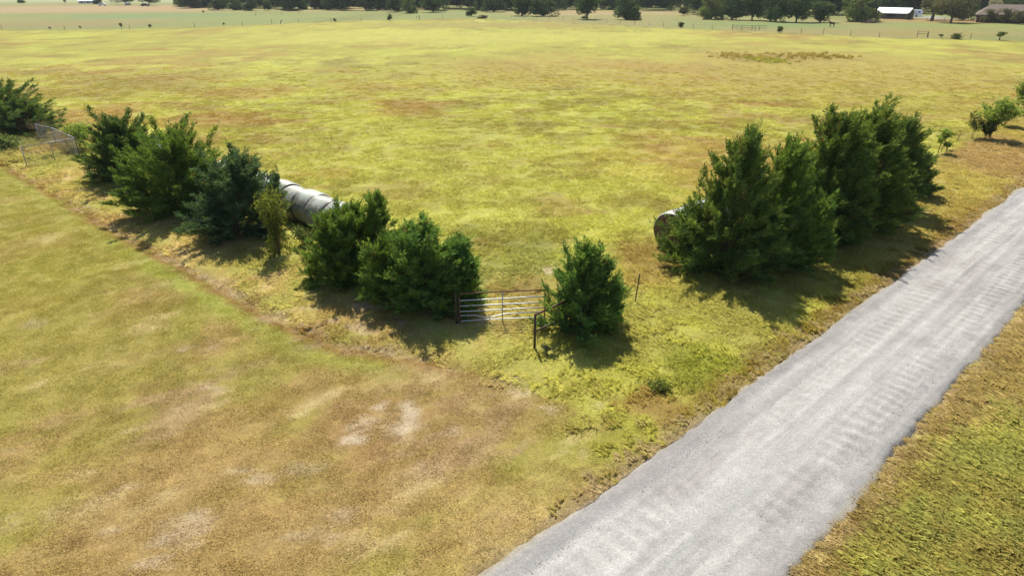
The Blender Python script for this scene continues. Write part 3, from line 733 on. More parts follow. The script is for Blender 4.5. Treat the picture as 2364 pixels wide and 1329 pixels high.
cedar('small bright green cedar standing alone right of the gate', 1344, 758, HT(1335, 758, 548), 1.22, 8, [(.38, .2, 2.45, .45, .15, 0, .3), (-.5, .1, 2.1, .45, -.15, 0, .3), (.7, 0, 1.8, .5, .25, 0, .3)], lean=(-.12, 0), col=BR, nb=200, prof=1.30, sweep=.1, ext=(1258, 1434))
WD = (.28, .02)
cedar('big dark cedar at the left end of the roadside clump, in front of the bale', 1660, 622, HT(1685, 622, 283), 2.15, 11, [(-1.2, .3, 2.6, 1.3, -.3, 0, .45), (.9, -.6, 3.0, 1.4, .3, 0, .5), (-.6, 0, 3.7, 1.1, -.2, 0, .35)], lean=(.35, 0), col=(.036, .062, .02), nb=240, prof=1.10, wind=WD, ext=(1540, 1800))
cedar('cedar with low drooping side sprays, second in the roadside clump', 1765, 600, HT(1757, 600, 307), 1.75, 12, [(.9, -.7, 2.9, 1.3, .6, 0, .5), (.2, -.8, 2.6, 1.0, .2, 0, .4)], lean=(0, 0), col=MD, nb=220, prof=1.00, wind=WD, ext=(1692, 1893))
cedar('tall wind-swept cedar in the middle of the roadside clump', 1868, 548, HT(1850, 548, 247), 1.7, 13, [(.8, .1, 5.6, 1.1, .3, 0, .5), (.6, -.8, 3.6, 1.3, .3, 0, .5), (-.3, .3, 4.6, .9, .1, 0, .3)], lean=(.15, 0), col=(.040, .066, .02), nb=230, prof=0.80, wind=WD, ext=(1795, 1985))
cedar('tallest cedar of the roadside clump with a broad ragged top', 1955, 515, HT(1965, 515, 234), 1.75, 14, [(.5, .3, 5.4, 1.1, .3, 0, .5), (.4, -.8, 3.8, 1.4, .3, 0, .5), (-.6, 0, 4.8, 1.0, 0, 0, .4)], lean=(.25, 0), col=(.044, .070, .02), nb=230, prof=0.75, wind=WD, ext=(1860, 2065))
cedar('cedar with a bent tip, second from the right in the roadside clump', 2035, 480, HT(2035, 480, 264), 1.45, 15, [(.7, .1, 3.9, .9, .4, 0, .4), (.3, -.7, 3.2, 1.1, .2, 0, .4)], lean=(.3, 0), col=(.038, .064, .022), nb=200, prof=0.80, wind=WD, ext=(1965, 2112))
cedar('short cedar at the right end of the roadside clump', 2104, 446, HT(2108, 446, 345), 1.0, 16, [(.35, 0, 2.0, .6, .2, 0, .4)], lean=(.1, 0), col=(.034, .058, .024), nb=150, prof=0.80, wind=WD, ext=(2045, 2147))

# ------------------------------------------------------------------ leafy saplings and shrubs
stem_m = simple('shrub_stem', (0.13, 0.10, 0.07), 0.9, var=0.3, scale=20)
LEAF = foliage_mat('broad_leaves', None, transl=0.4, var=0.35, hue=(1.2, 1.2, 0.6), attr='GEO')
def shrub(name, label, xy, H, R, seed, n_stem=5, n_leaf=1200, leaf=0.07, col=(.10, .14, .03), col2=(.2, .2, .04), low=0.25, cat='shrub', group=None, lean=(0, 0), flat=1.0):
    r = np.random.RandomState(seed)
    x0, y0 = xy; z0 = float(ground_height(np.array([x0]), np.array([y0]))[0])
    root = empty(name, (x0, y0, z0), label, cat, group)
    wood = MB(); ends = []
    for i in range(n_stem):
        a = r.uniform(0, 6.28); q = R * r.uniform(.15, .75); h_ = H * r.uniform(.65, 1.0)
        m1 = (math.cos(a) * q * .3 + lean[0] * .3, math.sin(a) * q * .3 + lean[1] * .3, h_ * .5)
        e1 = (math.cos(a) * q + lean[0], math.sin(a) * q + lean[1], h_ * .93)
        wood.tube([(r.normal(0, .03), r.normal(0, .03), -.05), m1, e1], [max(.006 * H, .012), max(.004 * H, .008), .003], 5)
        ends.append((np.array(m1), np.array(e1)))
        if low < 0: ends += [(np.array([m1[0] * 2.2, m1[1] * 2.2, H * .10]), np.array(m1))] * 2
        for j in range(3):
            s_ = r.uniform(.1, .9); p = np.array(m1) + (np.array(e1) - np.array(m1)) * s_
            d = rnd_dirs(r, 1)[0]; d[2] = abs(d[2]) * .6; e2 = p + d * R * r.uniform(.35, .7)
            wood.tube([tuple(p), tuple(e2)], [.008, .003], 4, caps=False); ends.append((p, e2))
    m = n_leaf; k = r.randint(0, len(ends), m); s_ = r.uniform(low - .3, 1.05, m)
    P0 = np.array([e[0] for e in ends])[k]; P1 = np.array([e[1] for e in ends])[k]
    pos = P0 + (P1 - P0) * s_[:, None] + rnd_dirs(r, m) * (R * .22 * r.uniform(0, 1, m))[:, None]
    pos[:, 2] = np.maximum(pos[:, 2], 0.03)
    d = nrm(rnd_dirs(r, m) + np.array([0, 0, .15])); l = leaf * r.uniform(.6, 1.4, m)
    wv = nrm(np.cross(d, rnd_dirs(r, m))) * (l * .33)[:, None]
    q4 = np.stack([pos, pos + d * (l * .5)[:, None] + wv, pos + d * l[:, None], pos + d * (l * .5)[:, None] - wv], 1).reshape(-1, 3)
    cc = np.array(col)[None, :] + (np.array(col2) - np.array(col))[None, :] * r.uniform(0, 1, m)[:, None]
    link('foliage', mesh_from('shrub_foliage', q4, np.arange(len(q4)).reshape(-1, 4), LEAF, False, np.repeat(cc, 4, 0)), root)
    wood.build('stem', stem_m, root, smooth=True)
    return root
YEL = dict(col=(.09, .12, .026), col2=(.22, .22, .05)); LG = dict(col=(.15, .22, .05), col2=(.30, .36, .09)); GG = dict(col=(.06, .09, .03), col2=(.10, .14, .04))
shrub('sapling_tree', 'yellow-green leafy sapling in front of the bales', G(646, 588), HT(646, 588, 424), 1.2, 31, 13, 5200, .085, cat='tree', low=-.05, **YEL)
shrub('sapling_tree', 'thin light green sapling on the fence line right of the roadside clump', G(2166, 352), HT(2166, 352, 284), .85, 32, 6, 1300, .14, cat='tree', **LG)
shrub('shrub', 'small grey-green bush at the foot of the thin sapling by a leaning post', G(2186, 348), .8, .5, 33, 6, 500, .09, **GG)
shrub('shrub', 'yellow-leaved bush with bare forked stems beside the leafy tree at the fence', G(2243, 322), HT(2243, 322, 262), 1.0, 34, 5, 900, .15, col=(.16, .18, .05), col2=(.26, .26, .09))
shrub('leafy_tree', 'light green leafy tree with a dark round base on the roadside fence', G(2282, 320), HT(2282, 320, 222), 1.9, 35, 10, 3000, .18, cat='tree', low=.2, **LG)
shrub('shrub', 'dark round bush at the foot of the light green fence tree', G(2274, 322), 1.25, .85, 36, 10, 2600, .10, low=0.0, col=(.035, .05, .02), col2=(.06, .085, .03))
shrub('leafy_tree', 'leafy tree cut by the right picture edge above the road', G(2362, 268), HT(2362, 268, 182), 1.9, 37, 9, 2600, .18, cat='tree', low=.1, col=(.10, .15, .04), col2=(.25, .30, .08))
shrub('shrub', 'sprawling light green bush behind the chain-link pen', G(185, 345), 2.0, 1.7, 38, 8, 1800, .13, low=.1, **LG)
shrub('shrub', 'wilted brown brush at the back corner of the pen', G(98, 318), 1.5, 1.2, 39, 12, 350, .10, col=(.11, .085, .06), col2=(.17, .13, .09))
shrub('shrub', 'low grey-green weed clump at the left edge below the dark cedar', G(22, 345), .9, 1.6, 40, 12, 1500, .14, low=.0, col=(.10, .14, .06), col2=(.18, .21, .09))
shrub('shrub', 'small dark weed between the pen and the first full cedar', G(195, 375), .6, .4, 41, 6, 400, .08, **GG)
shrub('shrub', 'green weeds growing between the yellow sapling and the clump by the gate', G(705, 566), .8, .8, 42, 9, 1300, .08, low=0, col=(.09, .12, .05), col2=(.16, .19, .07))
shrub('shrub', 'dark green weed tuft on the grass edge beside the gravel road', G(1520, 900), .2, .5, 43, 10, 700, .06, low=0, col=(.12, .15, .04), col2=(.2, .24, .06))
shrub('shrub', 'grey-green weed at the foot of the brace post', G(1262, 815), .35, .3, 45, 8, 350, .05, low=0, col=(.09, .11, .05), col2=(.15, .16, .08))

shrub('shrub', 'light green bush in the gap between the leafy fence tree and the right picture edge', G(2318, 292), HT(2318, 292, 232), 1.6, 46, 8, 2000, .17, low=.1, **LG)
# ------------------------------------------------------------------ hay bales
def bale_mats():
    m, nt, out = newmat('net_wrap')
    b = nd(nt, 'ShaderNodeBsdfPrincipled'); b.inputs['Roughness'].default_value = 0.45; b.inputs['Specular IOR Level'].default_value = 0.45
    tc = nd(nt, 'ShaderNodeTexCoord')
    no = nd(nt, 'ShaderNodeTexNoise'); no.inputs['Scale'].default_value = 2.2; no.inputs['Detail'].default_value = 7; no.inputs['Roughness'].default_value = .6
    oi = nd(nt, 'ShaderNodeObjectInfo'); ad = nd(nt, 'ShaderNodeVectorMath', operation='ADD')
    nt.links.new(tc.outputs['Object'], ad.inputs[0]); nt.links.new(oi.outputs['Random'], ad.inputs[1]); nt.links.new(ad.outputs[0], no.inputs['Vector'])
    rp = nd(nt, 'ShaderNodeValToRGB'); e = rp.color_ramp.elements
    e[0].position = .36; e[0].color = (.17, .155, .115, 1); e[1].position = .56; e[1].color = (.34, .36, .30, 1)
    e2 = rp.color_ramp.elements.new(.72); e2.color = (.33, .39, .34, 1)
    nt.links.new(no.outputs[0], rp.inputs[0])
    # strands of the net running round the bale (bale axis is local X)
    wv = nd(nt, 'ShaderNodeTexWave'); wv.wave_type = 'BANDS'; wv.bands_direction = 'X'; wv.inputs['Scale'].default_value = 7; wv.inputs['Distortion'].default_value = 1.2; wv.inputs['Detail'].default_value = 2
    nt.links.new(tc.outputs['Object'], wv.inputs['Vector'])
    mp = nd(nt, 'ShaderNodeMapRange'); mp.inputs['To Min'].default_value = .80; mp.inputs['To Max'].default_value = 1.05; nt.links.new(wv.outputs[0], mp.inputs[0])
    # soiling of the lower half
    sx = nd(nt, 'ShaderNodeSeparateXYZ'); nt.links.new(tc.outputs['Object'], sx.inputs[0])
    ns = nd(nt, 'ShaderNodeMath', operation='MULTIPLY_ADD'); nt.links.new(no.outputs[0], ns.inputs[0]); ns.inputs[1].default_value = .9; nt.links.new(sx.outputs['Z'], ns.inputs[2])
    mz = nd(nt, 'ShaderNodeMapRange'); mz.inputs['From Min'].default_value = -.05; mz.inputs['From Max'].default_value = .75; mz.inputs['To Min'].default_value = .8; mz.inputs['To Max'].default_value = 0; nt.links.new(ns.outputs[0], mz.inputs[0])
    mx = nd(nt, 'ShaderNodeMix', data_type='RGBA'); nt.links.new(mz.outputs[0], mx.inputs[0]); nt.links.new(rp.outputs[0], mx.inputs[6]); mx.inputs[7].default_value = (.19, .16, .12, 1)
    v = nd(nt, 'ShaderNodeVectorMath', operation='SCALE'); nt.links.new(mx.outputs[2], v.inputs[0]); nt.links.new(mp.outputs[0], v.inputs['Scale'])
    nt.links.new(v.outputs[0], b.inputs['Base Color'])
    bp = nd(nt, 'ShaderNodeBump'); bp.inputs['Strength'].default_value = .5; bp.inputs['Distance'].default_value = .02; nt.links.new(wv.outputs[0], bp.inputs['Height']); nt.links.new(bp.outputs[0], b.inputs['Normal'])
    nt.links.new(b.outputs[0], out.inputs[0])
    return m
wrap_m = bale_mats()
hay_m = simple('weathered_hay', (.20, .115, .06), .95, scale=9, bump=.8, col2=(.10, .06, .038), lo=.4, hi=.6)
mould_m = simple('rotten_hay', (.10, .075, .04), .95, var=.4, scale=14, bump=.6)
def bale(label, x, y, rad, length, ang, seed, holes=False, group=None):
    r = np.random.RandomState(seed)
    z0 = float(ground_height(np.array([x]), np.array([y]))[0])
    root = empty('hay_bale', (x, y, z0 - 0.03), label, 'bale', group, rotz=ang)
    n = 56; prof = [(-.5, .93), (-.46, .985), (-.40, 1.0), (-.2, 1.006), (0, 1.01), (.2, 1.006), (.40, 1.0), (.46, .985), (.5, .93)]
    V = []; Fc = []
    ph = r.uniform(0, 6.28)
    def radius(a, k):
        # flattened where it sits on the ground, slightly lumpy
        s_ = 1 + .012 * math.sin(3 * a + ph) + .008 * math.sin(7 * a + ph * 2 + k)
        return rad * s_
    for (px, pr) in prof:
        for i in range(n):
            a = 2 * math.pi * i / n
            rr = radius(a, px) * pr; yy_, zz = rr * math.cos(a), rr * math.sin(a)
            zz = max(zz, -rad * .93)
            V.append((px * length, yy_, zz + rad * .93))
    for j in range(len(prof) - 1):
        for i in range(n):
            Fc.append((j * n + i, j * n + (i + 1) % n, (j + 1) * n + (i + 1) % n, (j + 1) * n + i))
    # local origin of the wrap is the bale's axis, so that its soiling follows the height
    me = mesh_from('net_wrap', np.array(V) - np.array([0, 0, rad * .93]), Fc, wrap_m, True)
    link('net_wrap', me, root, loc=(0, 0, rad * .93))
    for sgn in (-1, 1):
        VV = [(0, 0, 0)]; FF = []
        rings = (.25, .5, .75, .93)
        for q in rings:
            for i in range(n):
                a = 2 * math.pi * i / n; rr = radius(a, sgn * .5) * q
                zz = max(rr * math.sin(a), -rad * .93)
                VV.append((sgn * (.012 + .03 * (1 - q) + .012 * r.uniform(-1, 1) * (q < .9)), rr * math.cos(a), zz))
        for i in range(n): FF.append((0, 1 + i, 1 + (i + 1) % n) if sgn > 0 else (0, 1 + (i + 1) % n, 1 + i))
        me = bpy.data.meshes.new('hay_end')
        for j in range(len(rings) - 1):
            for i in range(n):
                f = (1 + j * n + i, 1 + (j + 1) * n + i, 1 + (j + 1) * n + (i + 1) % n, 1 + j * n + (i + 1) % n)
                FF.append(f if sgn > 0 else f[::-1])
        me.from_pydata(VV, [], FF); me.update(); me.materials.append(hay_m)
        link('hay_end', me, root, loc=(sgn * .5 * length, 0, rad * .93))
    if holes:
        for (hx, a0, wd, ln) in holes:
            m = MB(); k = 9; pv = []
            for s2 in (-1, 1):
                for i in range(k):
                    a = a0 + ln * (i / (k - 1) - .5); ww = wd * math.sin(math.pi * (i + .3) / (k - .4)) * r.uniform(.6, 1.2)
                    rr = rad * 1.016
                    pv.append((hx + s2 * ww, rr * math.cos(a), rr * math.sin(a) + rad * .93))
            m.v = [Vector(p) for p in pv]; m.f = [(i, i + 1, k + i + 1, k + i) for i in range(k - 1)]
            m.build('torn_patch', mould_m, root)
    return root
# left row, parallel to the ditch line
B_END = G(838, 478, 1.7); BD = Vector((G(388, 322, 1.75)[0] - G(815, 474, 1.75)[0], G(388, 322, 1.75)[1] - G(815, 474, 1.75)[1])).normalized()
bx0, by0 = G(815, 474, 1.75); bx0 -= 0.35 * BD.y * 0; 
lab = ['bale at the near end of the left row, partly behind the cedar', 'second bale from the near end of the left row, smooth pale wrap', 'third bale of the left row, torn along its right side', 'fourth bale of the left row, stained with two dark tears', 'fifth bale of the left row, greenish and next to a dark gap', 'sixth bale of the left row, behind the top of the yellow sapling', 'seventh bale of the left row, seen above the yellow sapling', 'eighth bale of the left row, between bluish cedar branches', 'ninth bale of the left row, glimpsed through the bluish cedar', 'tenth bale of the left row, glimpsed left of the bluish cedar top']
L_ = 1.25; ang = math.atan2(BD.y, BD.x)
pos_ = 0.35
for i in range(10):
    gap = .04 if i != 4 else .22
    pos_ += gap
    c_ = (bx0 + BD.x * (pos_ + L_ / 2), by0 + BD.y * (pos_ + L_ / 2))
    holes = None
    if i == 2: holes = [(-.38, 2.55, .05, .55)]
    if i == 3: holes = [(-.05, 2.45, .05, .35), (.35, 2.5, .05, .4)]
    jx = [0, .05, -.04, .06, -.05, .08, -.06, .02, .07, -.03][i]
    bale(lab[i], c_[0] - BD.y * jx, c_[1] + BD.x * jx, .86 + .012 * (i % 3), L_, ang, 60 + i, holes, 'wrapped round bales in the left row')
    pos_ += L_
d_ = (Vector(G(388, 322, 1.78)) - Vector((bx0, by0))).length
for i, lb in enumerate(['white-topped bale showing between the first and second full cedars', 'farther bale hidden behind the first full cedar from the left']):
    c_ = (bx0 + BD.x * (d_ + i * 1.32), by0 + BD.y * (d_ + i * 1.32)); bale(lb, c_[0], c_[1], .9, L_, ang, 80 + i, None, 'wrapped round bales in the left row')
# right row, along the roadside fence
ra = math.atan2(AY, AX)
rx0, ry0 = G(1535, 574)
for i, lb in enumerate(['round bale with brown hay end showing left of the roadside cedars', 'bale glimpsed as a white spot through the big roadside cedar', 'bale farther back behind the big roadside cedar']):
    bale(lb, rx0 + .35 + AX * (i * 1.3 + .3), ry0 + .1 + AY * (i * 1.3 + .3), .92, L_, ra, 90 + i, None, 'wrapped round bales behind the roadside cedars')
bx_, by_ = G(60, 303)
bale('grey bale end showing under the dark cedar at the far left', bx_, by_ + .3, .85, 1.25, math.radians(-48), 99, None, 'wrapped round bales in the left row')

# ------------------------------------------------------------------ gate, brace, fence posts
galv = simple('galvanised_tube', (.43, .45, .46), .45, .35, var=.12, scale=5, spec=.5)
rust = simple('rusty_tube', (.15, .085, .045), .75, .2, var=.4, scale=9)
dark_steel = simple('old_steel_pipe', (.075, .05, .035), .7, .3, var=.4, scale=8)
gl = Vector((*G(1062, 747), 0)); gr = Vector((*G(1257, 737), 0))
gd = (gr - gl); gw = gd.length; ga = math.atan2(gd.y, gd.x)
gate = empty('tube_gate', tuple(gl), 'six-bar galvanised tube gate with rusty top rail between the cedars', 'gate', rotz=ga)
GH = 1.17; zs_ = [.10, .29, .48, .69, .91, GH]
rr_ = .022
top = [(0, 0, .06), (0, 0, GH - .14), (.02, 0, GH - .05), (.09, 0, GH), (gw / 2, 0, GH + .005), (gw - .12, 0, GH), (gw - .04, 0, GH - .04), (gw, 0, GH - .13), (gw, 0, .06)]
MB().tube(top, .026, 8).build('frame', rust, gate, smooth=True)
for k, z in enumerate(zs_[:-1]):
    pts = [(.0, 0, z)] + [(gw * s_, .012 * math.sin(k * 2 + s_ * 5), z + .008 * math.sin(k + s_ * 4)) for s_ in (.15, .3, .5, .75)] + [(gw, 0, z)]
    if k == 1: pts = [(0, 0, z + .03), (gw * .18, 0, z + .02), (gw * .30, -.05, z - .075), (gw * .38, -.04, z - .06), (gw * .52, 0, z + .01), (gw, 0, z + .03)]
    rl = MB().tube(pts, rr_, 8).build('rail', galv if k != 4 else galv, gate, smooth=True)
MB().tube([(gw * .5, -.028, -.0), (gw * .5, -.028, GH - .01)], .02, 6).build('upright', galv, gate, smooth=True)
MB().tube([(gw * .5, -.03, -.12), (gw * .5, -.03, 0.0)], .018, 6).build('foot', dark_steel, gate, smooth=True)
for z in (.3, .9):
    MB().tube([(-.10, 0, z), (.03, 0, z)], .03, 6).build('hinge', dark_steel, gate, smooth=True)
hp = empty('gate_post', (gl.x - .12 * gd.x / gw, gl.y - .12 * gd.y / gw, 0), 'dark steel hinge post in the shade at the left end of the gate', 'post')
MB().tube([(0, 0, -.1), (0, 0, 1.22)], .038, 8).build('pipe', dark_steel, hp, smooth=True); MB().tube([(0, 0, 1.22), (0, 0, 1.25)], [.042, .025], 8).build('cap', dark_steel, hp)
bx_, by_ = G(1234, 803)
brace = empty('brace_post', (bx_, by_, 0), 'rusty pipe corner brace with two rails running into the lone cedar', 'fence post', rotz=math.atan2(AY, AX))
MB().tube([(0, 0, -.1), (0.01, .005, .6), (0.02, 0.01, 1.24)], .042, 8).build('post', dark_steel, brace, smooth=True)
MB().tube([(0, 0, 1.22), (.8, 0.01, 1.235), (1.75, 0, 1.22)], .036, 8).build('top_rail', rust, brace, smooth=True)
MB().tube([(0, 0, .62), (.8, -.01, .63), (1.75, 0, .62)], .030, 8).build('lower_rail', dark_steel, brace, smooth=True)
MB().tube([(1.75, 0, -.1), (1.75, 0, 1.24)], .042, 8).build('post', dark_steel, brace, smooth=True)
MB().tube([(.0, 0, .60), (.0, 0, .68)], .052, 8).build('collar', dark_steel, brace, smooth=True)
ch = MB()
for k in range(9):
    ch.tube([(.10 + .01 * math.sin(k), -.03, .60 - k * .05), (.115 + .01 * math.sin(k + 1), -.03, .57 - k * .05), (.10 + .01 * math.sin(k + 1), -.03, .555 - k * .05)], .008, 5)
ch.build('chain', dark_steel, brace)
MB().tube([(.33, .02, 1.2), (.34, .03, .8), (.33, .02, .35)], .006, 5).build('loose_wire', rust, brace)

tpost_m = simple('green_steel_post', (.055, .05, .038), .7, .2, var=.3, scale=8)
def tpost(label, ub, vb, ut, vt, rad=.022):
    x, y = G(ub, vb); H = HT(ub, vb, vt)
    Yd = y; 
    z0 = float(ground_height(np.array([x]), np.array([y]))[0])
    # sideways lean from the photo, at the distance of its foot
    t = y / (F_PX * CT - (vt - CY) * ST); dx = (ut - CX) * t - x
    root = empty('steel_post', (x, y, z0), label, 'fence post', 'steel posts of the roadside fence')
    m = MB(); Mx = Matrix(((1, 0, dx / H, 0), (0, 1, 0, 0), (0, 0, 1, 0), (0, 0, 0, 1)))
    m.box((-rad, -.004, -.1), (rad, .004, H), Mx); m.box((-.004, .0045, -.1), (.004, rad * 1.6, H - .01), Mx)
    m.build('post', tpost_m, root)
    m = MB()
    for k in range(int(H / .12)): m.box((-.006, -.0135, .2 + k * .12), (.006, -.0045, .225 + k * .12), Mx)
    tag(m.build('studs', tpost_m, root), kind='stuff')
tpost('thin steel post right of the lone cedar', 1466, 697, 1477, 634)
tpost('leaning steel post beside the short right cedar', 2133, 365, 2141, 345)
tpost('leaning steel post at the foot of the thin sapling', 2172, 350, 2182, 328)
tpost('leaning steel post between the thin sapling and the leafy fence tree', 2207, 330, 2218, 309)

# ------------------------------------------------------------------ chain-link pen
pipe_m = simple('grey_pipe', (.30, .30, .29), .5, .4, var=.2, scale=6)
mesh_m = simple('chain_link', (.16, .155, .145), .6, .4, var=.2, scale=6)
cor = [Vector((*G(62, 384), 0)), Vector((*G(184, 361), 0)), Vector((*G(130, 335), 0)), Vector((*G(92, 326), 0))]
pen = empty('chain_link_pen', tuple(cor[0]), 'small chain-link pen overgrown with weeds at the far left', 'pen')
PH = 1.28
def penpt(p, z): return (p.x - cor[0].x, p.y - cor[0].y, z)
mid = cor[0].lerp(cor[1], .52)
for i, p in enumerate([cor[0], mid, cor[1], cor[2], cor[3]]):
    MB().tube([penpt(p, -.1), penpt(p, PH + .03)], .032 if i != 1 else .022, 7).build('post', pipe_m if i not in (2,) else dark_steel, pen, smooth=True)
for a, b in ((0, 1), (1, 2), (2, 3)):
    MB().tube([penpt(cor[a], PH), penpt(cor[b], PH)], .022, 6).build('top_rail', pipe_m, pen, smooth=True)
    m = MB(); d = cor[b] - cor[a]; ln = d.length; u = d / ln; stp = .085
    k = -PH
    while k < ln:
        for sg in (1, -1):
            s0, s1, z0, z1 = k, k + PH, 0.03, PH
            if s0 < 0: z0 += -s0; s0 = 0
            if s1 > ln: z1 -= (s1 - ln); s1 = ln
            if z1 > z0 + .02:
                za, zb = (z0, z1) if sg > 0 else (PH + .03 - z0, PH + .03 - z1)
                m.tube([penpt(cor[a] + u * s0, za), penpt(cor[a] + u * s1, zb)], .0035, 3, caps=False)
        k += stp
    m.build('wire_mesh', mesh_m, pen)


# ------------------------------------------------------------------ far trees
def broad_meshes(name, seed, H, R, clear=0.22, n_lobe=14, n_leaf=4200, leaf=0.42, flat=1.0):
    """a broad-leaved tree of height H: trunk with limbs, crown of leaf clumps in uneven lobes"""
    r = np.random.RandomState(seed); wood = MB(); lob = []
    th = H * clear
    wood.tube([(0, 0, -.2), (.05, 0, th * .6), (.1, .05, th), (0, 0, H * .7)], [.035 * H, .027 * H, .022 * H, .006 * H], 7)
    for i in range(n_lobe):
        a = i * 2.4 + r.normal(0, .4); q = R * (r.uniform(.05, 1) ** .6) * .68; zz = th + (H - th) * (.10 + .74 * r.uniform(0, 1) ** 1.15 * (1 - .35 * q / R))
        rr = R * r.uniform(.26, .44); c = np.array([q * math.cos(a), q * math.sin(a), zz])
        lob.append((c, rr)); wood.tube([(0, 0, th * r.uniform(.7, 1.3)), tuple(c * np.array([.5, .5, .8])), tuple(c)], [.014 * H, .009 * H, .003 * H], 5, caps=False)
    m = n_leaf; k = r.randint(0, n_lobe, m); C_ = np.array([l[0] for l in lob])[k]; RR = np.array([l[1] for l in lob])[k]
    d = rnd_dirs(r, m); rad = RR * r.uniform(.35, 1.08, m) ** .5
    pos = C_ + d * rad[:, None] * np.array([1.08, 1.08, .85 * flat])
    pos[:, 2] = np.maximum(pos[:, 2], H * .05)
    ax_ = nrm(rnd_dirs(r, m) + d * .4); l = leaf * r.uniform(.5, 1.3, m); w_ = nrm(np.cross(ax_, rnd_dirs(r, m))) * (l * .4)[:, None]
    q4 = np.stack([pos - ax_ * (l * .5)[:, None], pos + w_, pos + ax_ * (l * .5)[:, None], pos - w_], 1).reshape(-1, 3)
    lc = r.uniform(.75, 1.25, n_lobe)[k] * r.uniform(.8, 1.2, m)
    t = np.repeat(lc[:, None] * np.ones((1, 3)), 4, 0)
    cm = mesh_from(name + '_crown', q4, np.arange(len(q4)).reshape(-1, 4), None, False, t); cm.materials.append(None)
    tm = bpy.data.meshes.new(name + '_trunk'); tm.from_pydata([tuple(v) for v in wood.v], [], wood.f); tm.materials.append(stem_m)
    return cm, tm
def tint_leaf(name, col):
    m, nt, out = newmat(name)
    at = nd(nt, 'ShaderNodeAttribute', attribute_name='tint'); mu = nd(nt, 'ShaderNodeVectorMath', operation='MULTIPLY'); mu.inputs[1].default_value = col
    nt.links.new(at.outputs['Color'], mu.inputs[0])
    d = nd(nt, 'ShaderNodeBsdfDiffuse'); t = nd(nt, 'ShaderNodeBsdfTranslucent'); mx = nd(nt, 'ShaderNodeMixShader'); mx.inputs[0].default_value = .3
    for q in (d, t): nt.links.new(mu.outputs[0], q.inputs[0])
    nt.links.new(d.outputs[0], mx.inputs[1]); nt.links.new(t.outputs[0], mx.inputs[2]); nt.links.new(mx.outputs[0], out.inputs[0])
    return m
FM = {'dark': tint_leaf('dark_leaves', (.075, .115, .040)), 'mid': tint_leaf('mid_green_leaves', (.10, .14, .046)), 'light': tint_leaf('light_green_leaves', (.15, .185, .052)),
      'olive': tint_leaf('olive_leaves', (.125, .120, .050)), 'pale': tint_leaf('pale_leaves', (.42, .40, .22)), 'lime': tint_leaf('lime_leaves', (.15, .18, .04)), 'red': tint_leaf('brown_leaves', (.14, .10, .055))}
PROTO = {'oak': broad_meshes('oak', 201, 10, 4.6, .10, 22, 5600), 'tall': broad_meshes('tall', 202, 10, 3.6, .12, 20, 5000), 'round': broad_meshes('round', 203, 10, 4.4, .03, 24, 6000),
         'spread': broad_meshes('spread', 204, 10, 6.2, .22, 18, 4800, flat=.8), 'oak2': broad_meshes('oak2', 205, 10, 4.9, .07, 22, 5600), 'thin': broad_meshes('thin', 206, 10, 3.0, .3, 10, 1500, .5)}
PR = {'oak': 4.6, 'tall': 3.6, 'round': 4.4, 'spread': 6.2, 'oak2': 4.9, 'thin': 3.0}
def far_tree(u, v, wpx, H, proto, mat, label, group='trees at the far side of the pasture', seed=0, name='broadleaf_tree', cat='tree'):
    x, y = G(u, v); R = wpx / 2 * PXM(v)
    root = empty(name, (x, y, 0), label, cat, group, rotz=(u * 1.7 + seed) % 6.28)
    s_ = R / PR[proto] / 1.02; root.scale = (s_, s_, H / 10.3)
    cm, tm = PROTO[proto]
    c = link('crown', cm, root, loc=(0, 0, -0.9 if proto in ('oak', 'oak2', 'tall', 'round') and H > 5 and u != 1355 else 0)); c.material_slots[0].link = 'OBJECT'; c.material_slots[0].material = FM[mat]
    link('trunk', tm, root)
    return root
def far_h(u, vb, vt): return HT(u, vb, vt)
